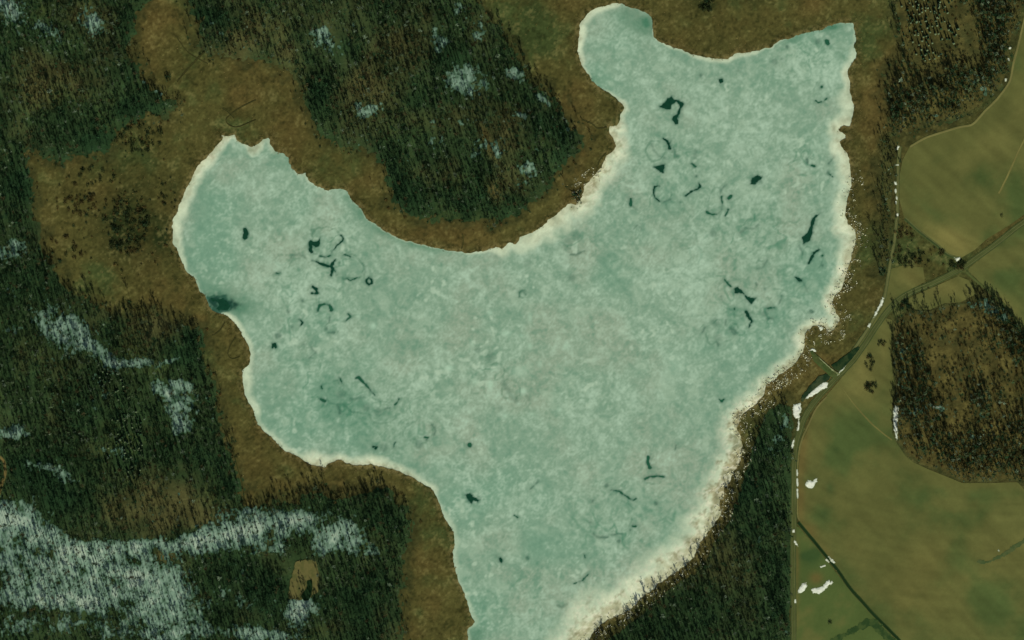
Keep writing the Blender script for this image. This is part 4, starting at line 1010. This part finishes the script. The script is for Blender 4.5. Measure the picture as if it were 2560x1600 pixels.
def joined(name, protos, pos, ang, scl, pick, tints, mats, **props):
    """one mesh out of many scattered copies; protos: list of (verts, faces)"""
    V, F, C_, n = [], [], [], 0
    for k, (pv, pf) in enumerate(protos):
        m = pick == k
        if not m.any():
            continue
        p, a, s, c = pos[m], ang[m], scl[m], tints[m]
        ca, sa = np.cos(a)[:, None], np.sin(a)[:, None]
        x = (pv[None, :, 0] * ca - pv[None, :, 1] * sa) * s[:, None] + p[:, None, 0]
        y = (pv[None, :, 0] * sa + pv[None, :, 1] * ca) * s[:, None] + p[:, None, 1]
        z = pv[None, :, 2] * s[:, None] + p[:, None, 2]
        V.append(np.stack([x, y, z], 2).reshape(-1, 3))
        cnt = m.sum()
        F.append((pf[None] + (np.arange(cnt) * len(pv))[:, None, None]).reshape(-1, 3) + n)
        C_.append(np.repeat(c, len(pv), 0))
        n += cnt * len(pv)
    me = make_mesh(name, np.concatenate(V), np.zeros((0, 4)), np.concatenate(F), np.concatenate(C_), mats)
    return link(name, me, **props)


def scatter(spacing, seed, box=(-60, 2620, -60, 1660)):
    r = np.random.default_rng(seed)
    gx = np.arange(box[0], box[1], spacing)
    gy = np.arange(box[2], box[3], spacing * .87)
    x, y = np.meshgrid(gx, gy)
    x = x + (np.arange(len(gy)) % 2)[:, None] * spacing * .5
    x = x + r.uniform(-.48, .48, x.shape) * spacing
    y = y + r.uniform(-.48, .48, y.shape) * spacing
    return x.ravel(), y.ravel(), r


# ---- bare woodland
dens = np.zeros((NY, NX), np.float32)
dens = np.maximum(dens, sstep(-2, 8, f_wood['nw']) * 0.95)
dens = np.maximum(dens, sstep(-2, 8, f_wood['n']) * 0.98)
dens = np.maximum(dens, sstep(0, 8, f_wood['se']) * 1.0)
dens = np.maximum(dens, sstep(-2, 4, f_wood['strip']) * 0.6)
dne = blobs([(2470,30,30,40,1),(2500,60,40,60,1.2),(2480,110,30,40,.9),(2500,150,24,40,.9),(2430,220,40,40,.9),(2390,190,30,30,.9),(2470,200,30,30,.9),(2370,250,30,40,.9),(2330,230,24,30,.9),(2290,260,30,40,.9),(2260,230,26,40,.9),(2240,280,20,40,.9),(2260,310,26,20,.9),(2320,290,34,20,.7),(2270,170,16,20,.6),(2450,-10,60,30,.8)])
dens = np.maximum(dens, sstep(0, 6, f_wood['ne']) * np.clip(dne - .1, 0, 1))
de = blobs([(2245,870,14,40,.8),(2262,920,24,50,1.2),(2290,930,24,60,1.0),(2275,990,34,50,1.2),(2310,960,24,40,.9),(2320,1020,34,30,.9),(2260,1030,24,30,.8),(2300,1060,40,24,.7),(2490,770,40,22,1.0),(2530,810,30,30,1.1),(2520,850,40,30,1.0),(2480,800,24,16,.7),(2550,870,30,40,1.0),
 (2450,750,30,10,.8),(2420,765,20,10,.7),(2345,775,24,12,.9),(2290,785,30,12,.7),(2460,860,14,16,.5),(2440,990,24,50,.9),(2470,1010,20,40,.7),(2500,990,14,30,.5),(2410,930,12,20,.5),(2350,1120,60,26,.9),(2420,1120,60,40,1.1),(2480,1130,50,40,1.1),(2540,1120,40,60,1.0),(2400,1170,50,24,.9),(2470,1180,60,20,.8),(2545,1180,30,30,.8),(2290,1110,40,24,.5),(2600,1000,50,200,.7)])
dens = np.maximum(dens, sstep(0, 5, f_wood['e']) * np.clip(de - .12, .09, .8))
dens = dens * (f_forest > 1)
stray = (1 - sstep(0, 34, np.abs(f_forest))) * sstep(-.1, .4, fbm(PX, PY, 26, 163, 3)) * .55 * (f_lake < -16) * (f_field_all < -6)
dens = np.maximum(dens, stray)
clear = blobs([(757,1430,24,34,1.6),(735,1470,14,26,1.2),(785,1470,12,26,.8),(414,1388,16,14,.9),(1160,200,32,28,.25),(757,1520,22,12,.6),(215,8,20,16,.9)])
clump = fbm(PX, PY, 30, 167, 3, .6)
thinned = 0.98 + .35 * clump - 0.05 * np.clip(sf, 0, 1.0) - 0.18 * sstep(0.1, 1, blobs([(393,1262,150,50,1),(880,180,40,60,.5),(70,220,80,40,.6)]))
farwood = sstep(-5, 5, np.maximum.reduce([wood['e'], wood['ne'], wood['strip']]))
dens = dens * np.clip(mix(thinned - clear - .12 + .35 * np.clip(dusk, 0, 1) - .2 * brown + 0.5 * fbm(PX, PY, 50, 161, 3), 1.0, farwood), 0.05, 1)
tx, ty, r_ = scatter(9.9, 71)
keep = r_.uniform(0, 1, tx.shape) < sample(dens, tx, ty)
tx, ty = tx[keep], ty[keep]
ex_, ey_, re_ = scatter(6.4, 73, (2180, 2620, -60, 1260))
ke_ = (re_.uniform(0, 1, ex_.shape) < sample(dens * farwood, ex_, ey_) * .5)
tx, ty = np.concatenate([tx, ex_[ke_]]), np.concatenate([ty, ey_[ke_]])
nT = len(tx)
t_scl = np.clip(np.exp(r_.normal(-.18, .26, nT)), .5, 1.4) * np.where(sample(np.maximum(wood['e'], wood['ne']), tx, ty) > 0, .95, 1.0) * np.where(sample(wood['strip'], tx, ty) > 0, .65, 1.0)
t_ang = r_.uniform(0, 6.28, nT)
t_pick = np.where(r_.uniform(0, 1, nT) < .12 + .5 * np.clip(sample(sf, tx, ty), 0, 1), 6 + r_.integers(0, 3, nT), r_.integers(0, 6, nT))
t_z = ter(tx, ty)
t_tint = (tree_tints(tx, ty, 72) * ((1 + .35 * sample(farwood, tx, ty)) * np.exp(.55 * fbm(tx.astype(np.float32), ty.astype(np.float32), 22, 169, 2)))[:, None]).astype(np.float32)
visible = (tx > 8) & (tx < 2552) & (ty > 8) & (ty < 1592)
big_score = np.where(visible, t_scl * np.array([t[1][0][:, 2].max() for t in TREES])[t_pick], 0)
# trees that stand clear at wood edges come first among the single ones
edge_d = sample(f_forest, tx, ty)
big_score = big_score + np.where(visible & (edge_d < 26), 6, 0)
order = np.argsort(-big_score)
single = order[:300]
mask = np.ones(nT, bool)
mask[single] = False
pos_all = np.stack([wx(tx), wy(ty), t_z], 1)
allproto = [(np.concatenate([t[0][0], t[1][0]]), np.concatenate([t[0][1], t[1][1] + len(t[0][0])])) for t in TREES]
joined('bare_woodland', allproto, pos_all[mask], t_ang[mask], t_scl[mask], t_pick[mask], t_tint[mask], [M_BARK], kind='stuff', label='mass of leafless grey brown trees filling the woods round the lake')

M_TREE = [material('tree_bark_%s' % n, 1, 0, 0.6, .2, base=c) for n, c in (('grey', alb(74, 90, 66)), ('brown', alb(62, 60, 38)), ('green', alb(42, 64, 38)))]
tree_me = {}
for k, (tr, cr) in enumerate(TREES):
    for m in range(3):
        tree_me[k, m] = (make_mesh('trunk', tr[0], np.zeros((0, 4)), tr[1], None, [M_TREE[m]]), make_mesh('crown', cr[0], np.zeros((0, 4)), cr[1], None, [M_TREE[m]]))


def empty(name, loc, rz, sc, **props):
    o = bpy.data.objects.new(name, None)
    o.location = loc
    o.rotation_euler = (0, 0, rz)
    o.scale = (sc, sc, sc)
    o.empty_display_size = 0.5
    COL.objects.link(o)
    for k, v in props.items():
        o[k] = v
    return o


W_NAME = {'nw': 'left wood', 'n': 'peninsula wood', 'ne': 'top right wood', 'strip': 'track side tree strip', 'e': 'field wood', 'se': 'southeast shore wood'}
wk = list(wood)
near_w = [wk[i] for i in np.argmax(np.stack([sample(wood[k], tx[single], ty[single]) for k in wk]), 0)]
NAMED = []        # (object, adjectives, singular noun, plural noun, where, x)
LANDM = [((1160,200), 'largest peninsula snow patch'), ((150,830), 'big left snow patch'), ((757,1440), 'tan clearing'), ((450,1000), 'snow above the southwest marsh'), ((607,1330), 'long snow swath'), ((15,1300), 'snow at the left edge'),
         ((300,1480), 'lower left snow'), ((40,1082), 'small left edge snow patch'), ((904,1380), 'southern marsh strip'), ((1320,418), 'snow near the peninsula tip'), ((815,100), 'topmost snow patch'), ((118,84), 'upper left snow patches'), ((911,270), 'western peninsula snow patch'), ((393,1267), 'reddish brown stand'),
         ((360,60), 'northern marsh meadow'), ((410,265), 'green snow hollow'), ((200,400), 'tan meadow'), ((90,480), 'tan meadow end'), ((110,620), 'left marsh bay'), ((220,750), 'marsh below the thicket'), ((420,790), 'marsh behind the west shore'), ((510,930), 'west marsh strip'), ((560,1100), 'southwest marsh corner'), ((650,1265), 'marsh bottom edge'), ((800,1235), 'marsh below the white beach'),
         ((960,1225), 'southwest point'), ((1025,1330), 'marsh strip bend'), ((1005,1540), 'bottom marsh strip'), ((520,120), 'meadow top end'), ((680,155), 'meadow middle'), ((780,290), 'meadow foot'), ((900,370), 'peninsula marsh shelf'), ((965,460), 'peninsula west flank'), ((1060,545), 'peninsula south flank'), ((1200,555), 'peninsula tip'), ((1340,495), 'peninsula southeast flank'), ((1440,370), 'peninsula white inlet'), ((1390,265), 'peninsula east flank'), ((1290,130), 'north marsh'), ((1215,25), 'north marsh top'),
         ((2230,40), 'speckled conifers'), ((2215,210), 'east marsh'), ((2240,320), 'narrow track head'), ((2330,310), 'northern field corner'), ((2470,250), 'northern field side'), ((2530,110), 'northern field top'), ((2215,420), 'round snow spot'), ((2215,600), 'narrow track bend'),
         ((2290,780), 'small tan field corner'), ((2460,750), 'east track'), ((2240,870), 'field neck'), ((2235,1040), 'tall snow bank'), ((2300,1150), 'large field rim'), ((2480,1200), 'large field top edge'), ((2440,990), 'middle brown clearing'),
         ((1960,1020), 'broad white snow patch'), ((1870,1120), 'ice shards'), ((1830,1270), 'widest shore ice'), ((1720,1430), 'southeast ice edge'), ((1560,1570), 'lower ice edge'), ((1978,1200), 'straight track'), ((1978,1330), 'ditch head'), ((1978,1470), 'pasture crescent'), ((1978,1570), 'pasture foot')]
for q, i in enumerate(single):
    m = int(rng.integers(0, 3))
    bestd, ph = min((math.hypot(tx[i] - a[0], ty[i] - a[1]), t) for a, t in LANDM)
    where = f" near the {ph}"
    size = 'tall' if t_scl[i] * allproto[t_pick[i]][0][:, 2].max() > 15.5 else 'smaller'
    o = empty('bare_tree', pos_all[i], t_ang[i], t_scl[i], category='tree', group='bare trees of the ' + W_NAME[near_w[q]])
    NAMED.append((o, f"{size} {('grey', 'brown', 'green')[m]} bare", 'tree', 'trees', where, tx[i]))
    a, b = tree_me[int(t_pick[i]), m]
    link('trunk', a, o)
    link('crown', b, o)

def sector(x, y, b):
    u, v = (x - b[0]) / b[2], (y - b[1]) / b[3]
    if max(abs(u), abs(v)) < .33:
        return ', middle '
    return ', ' + ('upper ' if v < -.33 else 'lower ' if v > .33 else '') + ('left ' if u < -.33 else 'right ' if u > .33 else '')


# ---- young conifers: two loose stands of dark needles with pale snowy tops
M_NEED = [material('needles_%s' % n, 1, 0, 0.8, .3, base=c) for n, c in (('dark', alb(40, 62, 42)), ('frosted', alb(96, 112, 82)))]
con_me = {}
for k, (tr, cr) in enumerate(CONIFS):
    for m in range(2):
        con_me[k, m] = (make_mesh('trunk', tr[0], np.zeros((0, 4)), tr[1], None, [M_TREE[1]]), make_mesh('crown', cr[0], np.zeros((0, 4)), cr[1], None, [M_NEED[m]]))
cx_, cy_, rc = scatter(6.8, 81)
dcon_w = blobs([(270,960,45,60,.75),(310,1090,50,70,.85),(330,1180,24,40,.7)])
dcon_e = blobs([(2330,40,50,50,.95),(2300,90,40,40,.7),(2370,100,30,30,.7),(2320,140,34,24,.7),(2290,10,40,30,.6),(2350,0,50,20,.6)])
u = rc.uniform(0, 1, cx_.shape)
kw = u < np.clip(sample(dcon_w, cx_, cy_) - .12, 0, .8) * .42
ke = (u < np.clip(sample(dcon_e, cx_, cy_) - .12, 0, .9) * .36) & ~kw
for msk, where, grp in ((kw, 'of the left wood stand', 'young conifers in the big left wood'), (ke, 'of the top right stand', 'young conifers at the top right')):
    ids = rng.permutation(np.where(msk)[0])[:150]
    for i in ids:
        k, m = int(rng.integers(0, 3)), int(rng.uniform() < .55)
        sc = rng.uniform(.8, 1.25)
        o = empty('young_conifer', (float(wx(cx_[i])), float(wy(cy_[i])), float(ter(cx_[i], cy_[i]))), rng.uniform(0, 6), sc,
                  category='conifer', group=grp)
        NAMED.append((o, f"{'larger' if sc > 1.02 else 'smaller'} {('dark', 'pale')[m]}", 'conifer', 'conifers', sector(cx_[i], cy_[i], (290, 1050, 60, 110) if kw[i] else (2320, 60, 70, 80)) + where, cx_[i]))
        a, b = con_me[k, m]
        link('trunk', a, o)
        link('crown', b, o)

# ---- single shrubs
M_SHR = [material('shrub_%s' % n, 1, 0, 0.8, .3, base=c) for n, c in (('dark', alb(46, 56, 32)), ('brown', alb(66, 60, 34)), ('green', alb(40, 62, 40)))]
shr_me = {(k, m): make_mesh('shrub', s[0], np.zeros((0, 4)), s[1], None, [M_SHR[m]]) for k, s in enumerate(SHRUBS) for m in range(3)}
n_shr = 0


def put_shrub(px, py, sc, m, label, group):
    global n_shr
    o = link('shrub', shr_me[int(rng.integers(0, 4)), m], None, label=label, category='shrub', group=group)
    o.location = (float(wx(px)), float(wy(py)), float(ter(px, py)) + 0.2)
    o.rotation_euler = (0, 0, rng.uniform(0, 6.28))
    o.scale = (sc, sc, sc * rng.uniform(.7, 1.0))
    n_shr += 1
    return o


put_shrub(421, 195, 3.4, 2, 'lone large round green shrub in the northwest marsh meadow', 'single marsh shrubs')
put_shrub(400, 326, 3.0, 0, 'largest dark shrub of the scatter west of the bay tip', 'single marsh shrubs')
put_shrub(404, 334, 2.2, 0, 'dark shrub touching the largest one west of the bay tip', 'single marsh shrubs')
put_shrub(2206, 681, 3.4, 2, 'lone dark round shrub where the narrow track nears the marsh', 'single shrubs by the tracks')
put_shrub(2503, 540, 1.6, 0, 'tiny dark shrub alone in the northern field', 'single shrubs by the tracks')
put_shrub(2075, 1556, 2.0, 0, 'tiny dark shrub alone in the lower pasture', 'single shrubs by the tracks')
for px_, py_, sc_, lab_ in ((1440,490,3.6,'dark shrub clump standing on the shore ice by the peninsula'),(1450,481,2.4,'upper small shrub beside the clump on the shore ice'),(1447,502,2.4,'lower small shrub beside the clump on the shore ice')):
    put_shrub(px_, py_, sc_, 2, lab_, 'shrubs on the shore ice')
CL = [((345,348,60,34), 34, (1.1,2.3), 0, 'of the bay tip scatter', 'shrubs west of the bay tip'), ((230,442,66,30), 16, (1.1,2.4), 0, 'of the tan meadow scatter', 'shrubs in the tan meadow'),
      ((235,515,84,30), 40, (1.0,2.2), 1, 'of the lower meadow scatter', 'shrubs below the tan meadow'), ((320,575,62,64), 62, (1.4,3.0), 0, 'of the dark lakeside thicket', 'shrubs of the dark thicket'),
      ((165,625,44,40), 14, (1.1,2.4), 1, 'of the left wood scatter', 'shrubs against the left wood'), ((420,480,26,40), 14, (1.0,1.8), 0, 'of the west shore scatter', 'shrubs near the west bay shore'),
      ((1766,12,26,16), 14, (1.6,2.8), 0, 'of the top marsh clump', 'shrubs of the top middle clump'), ((2400,663,26,10), 12, (1.4,2.6), 0, 'of the junction clump', 'shrubs at the track junction'),
      ((2353,630,10,7), 5, (1.2,2.2), 1, 'of the junction snow clump', 'shrubs left of the junction'), ((2172,908,13,22), 12, (1.2,2.0), 0, 'of the upper jetty clump', 'shrubs of the upper clump'),
      ((2176,966,18,16), 14, (1.2,2.2), 0, 'of the lower jetty clump', 'shrubs of the lower clump'), ((2202,858,16,6), 6, (1.2,1.8), 0, 'of the field neck clump', 'shrubs at the field neck'),
      ((2258,762,16,14), 9, (1.3,2.6), 2, 'of the field wood clump', 'shrubs above the east wood'), ((2285,650,40,20), 24, (1.2,2.4), 0, 'of the rough track triangle', 'shrubs between the tracks'),
      ((2262,600,24,34), 16, (1.0,2.0), 1, 'of the rough track corner', 'shrubs of the rough corner'), ((2330,690,26,14), 10, (1.0,2.0), 0, 'of the lower junction clump', 'shrubs along the main track')]
for (a, b, c_, d_), n_, (s0, s1), m, where, grp in CL:
    for k in range(n_):
        while True:
            u_, v_ = rng.uniform(-1, 1, 2)
            if u_ * u_ + v_ * v_ < 1:
                break
        sc = rng.uniform(s0, s1)
        mm = m if rng.uniform() < .7 else int(rng.integers(0, 3))
        if n_shr < 296:
            put_shrub(a + u_ * c_, b + v_ * d_, sc, mm, '', grp)
            NAMED.append((bpy.data.objects[COL.objects[-1].name], f"{'larger' if sc > (s0 + s1) / 2 else 'smaller'} {('dark', 'brown', 'green')[mm]}", 'shrub', 'shrubs', sector(a + u_ * c_, b + v_ * d_, (a, b, c_, d_)) + where, a + u_ * c_))
# many small shrubs in the brown centre of the east wood, the top right wood and along wood edges
sx, sy, rs = scatter(8.5, 91)
ds = sstep(2, 14, f_wood['e']) * .55 + sstep(0, 10, f_wood['ne']) * .5 + blobs([(2285,640,50,40,.5),(2270,590,26,40,.4),(340,360,70,50,.25),(330,560,90,80,.5),(230,515,90,40,.25)])
ds = ds + (1 - sstep(0, 26, np.abs(f_forest + 4))) * .22 * (PX < 1600)
ks = (rs.uniform(0, 1, sx.shape) < sample(ds, sx, sy) * .6) & (sample(f_field_all, sx, sy) < -3) & (sample(f_lake, sx, sy) < -8)
sx, sy = sx[ks], sy[ks]
pal = np.stack([alb(48, 58, 32), alb(78, 68, 36), alb(40, 62, 40), alb(102, 86, 48), alb(88, 86, 48)])
joined('shrub_thicket', SHRUBS, np.stack([wx(sx), wy(sy), ter(sx, sy) + .1], 1), rs.uniform(0, 6, len(sx)), rs.uniform(.6, 1.5, len(sx)), rs.integers(0, 4, len(sx)), pal[rs.integers(0, 5, len(sx))], [M_LEAF], kind='stuff', label='low brown and dark scrub between the woods and fields')

# ---- sedge tufts over the marsh, thickest at the ice edge
rx_, ry_, rr_ = scatter(4.6, 95)
dm = (f_marsh > 1) * (0.16 + 0.75 * (1 - sstep(4, 30, -f_lake)) + 0.1 * (n2 > .2))
dm = np.maximum(dm, ((f_lake > -2) & (f_lake < 3)) * .3)
kr = rr_.uniform(0, 1, rx_.shape) < sample(dm, rx_, ry_)
rx_, ry_ = rx_[kr], ry_[kr]


def tuft(seed):
    r = np.random.default_rng(seed)
    V, F = [], []
    for k in range(4):
        a = r.uniform(0, 6.28)
        b = np.array([r.normal(0, .3), r.normal(0, .3), -.2])
        t = b + np.array([math.cos(a) * r.uniform(.2, .8), math.sin(a) * r.uniform(.2, .8), r.uniform(.4, 1.0)])
        s = np.array([-math.sin(a), math.cos(a), 0]) * r.uniform(.25, .5)
        V += [b - s, b + s, t]
        F.append((3 * k, 3 * k + 1, 3 * k + 2))
    return np.array(V), np.array(F)


palm = np.stack([alb(118, 104, 58), alb(96, 84, 42), alb(70, 66, 34), alb(140, 126, 80), alb(82, 84, 44)])
joined('sedge', [tuft(s) for s in (1, 2, 3)], np.stack([wx(rx_), wy(ry_), ter(rx_, ry_)], 1), rr_.uniform(0, 6, len(rx_)), rr_.uniform(.7, 1.5, len(rx_)), rr_.integers(0, 3, len(rx_)), palm[rr_.choice(5, len(rx_), p=[.25, .3, .2, .1, .15])], [M_LEAF], kind='stuff', label='dry brown sedge tufts standing all over the marsh')

# ---- pale ice shards pushed up into the sedge on the east and southeast shore
ix, iy, ri = scatter(2.6, 97, (1430, 2170, 420, 1620))
sq = np.abs(fbm(PX + 10 * warp, PY + 10 * warp2, 15, 171, 3))
di = (sq < .13) * (1 - sstep(8, 34, np.abs(-f_lake - 8))) * np.clip(fb * 1.6, 0, 1)
ki = ri.uniform(0, 1, ix.shape) < sample(di, ix, iy)
ix, iy = ix[ki], iy[ki]


def shard(seed):
    r = np.random.default_rng(seed)
    n_ = 5
    pts = np.array([[math.cos(2 * math.pi * k / n_) * r.uniform(.5, 1.1), math.sin(2 * math.pi * k / n_) * r.uniform(.3, .7), 0] for k in range(n_)])
    tilt = r.uniform(.1, .6)
    pts[:, 2] = pts[:, 1] * tilt + .55
    V = np.concatenate([pts, pts * [1, 1, 1] - [0, 0, .5]])
    F = [(0, k, k + 1) for k in range(1, n_ - 1)]
    for k in range(n_):
        j = (k + 1) % n_
        F += [(k, k + n_, j), (j, k + n_, j + n_)]
    return V, np.array(F)


joined('ice_shards', [shard(s) for s in (1, 2, 3)], np.stack([wx(ix), wy(iy), np.maximum(ter(ix, iy), .3)], 1), ri.uniform(0, 6, len(ix)), ri.uniform(.5, 1.25, len(ix)), ri.integers(0, 3, len(ix)), np.stack([alb(222, 224, 192), alb(196, 198, 160), alb(170, 166, 124)])[ri.integers(0, 3, len(ix))], [M_SNOW], kind='stuff', label='pale broken ice pushed up into the sedge on the east shore')
# ---------------------------------------------------------------- labels for the look-alikes: by look and place first, then by order from the left
NUMW = 'one two three four five six seven eight nine ten eleven twelve'.split()
ORDW = 'leftmost second third fourth fifth sixth seventh eighth ninth tenth eleventh twelfth'.split()
fam = {}
for it in NAMED:
    fam.setdefault((it[1], it[2], it[4]), []).append(it)
for (adj, noun, where), items in fam.items():
    items.sort(key=lambda t: t[5])
    n = len(items)
    for k, it in enumerate(items):
        if n == 1:
            it[0]['label'] = f'{adj} {noun}{where}'
        elif n == 2:
            it[0]['label'] = f"{('left', 'right')[k]} one of two {adj} {it[3]}{where}"
        else:
            n_ = NUMW[n - 1] if n <= 12 else str(n)
            o_ = 'rightmost' if k == n - 1 else ORDW[k] + (' from left' if k else '') if k < 12 else str(k + 1) + 'th from left'
            it[0]['label'] = f"{o_} of {n_} {adj} {it[3]}{where}"
STATS = ('TREES', nT, 'SHRUBS', n_shr, len(sx), 'SEDGE', len(rx_), 'SHARDS', len(ix), 'HOLES', n_h, 'CONIF', int(kw.sum()), int(ke.sum()), 'FAM', max(len(v) for v in fam.values()), 'TRIS', sum(len(m.loops) - 2 * len(m.polygons) for m in bpy.data.meshes))
print(STATS)
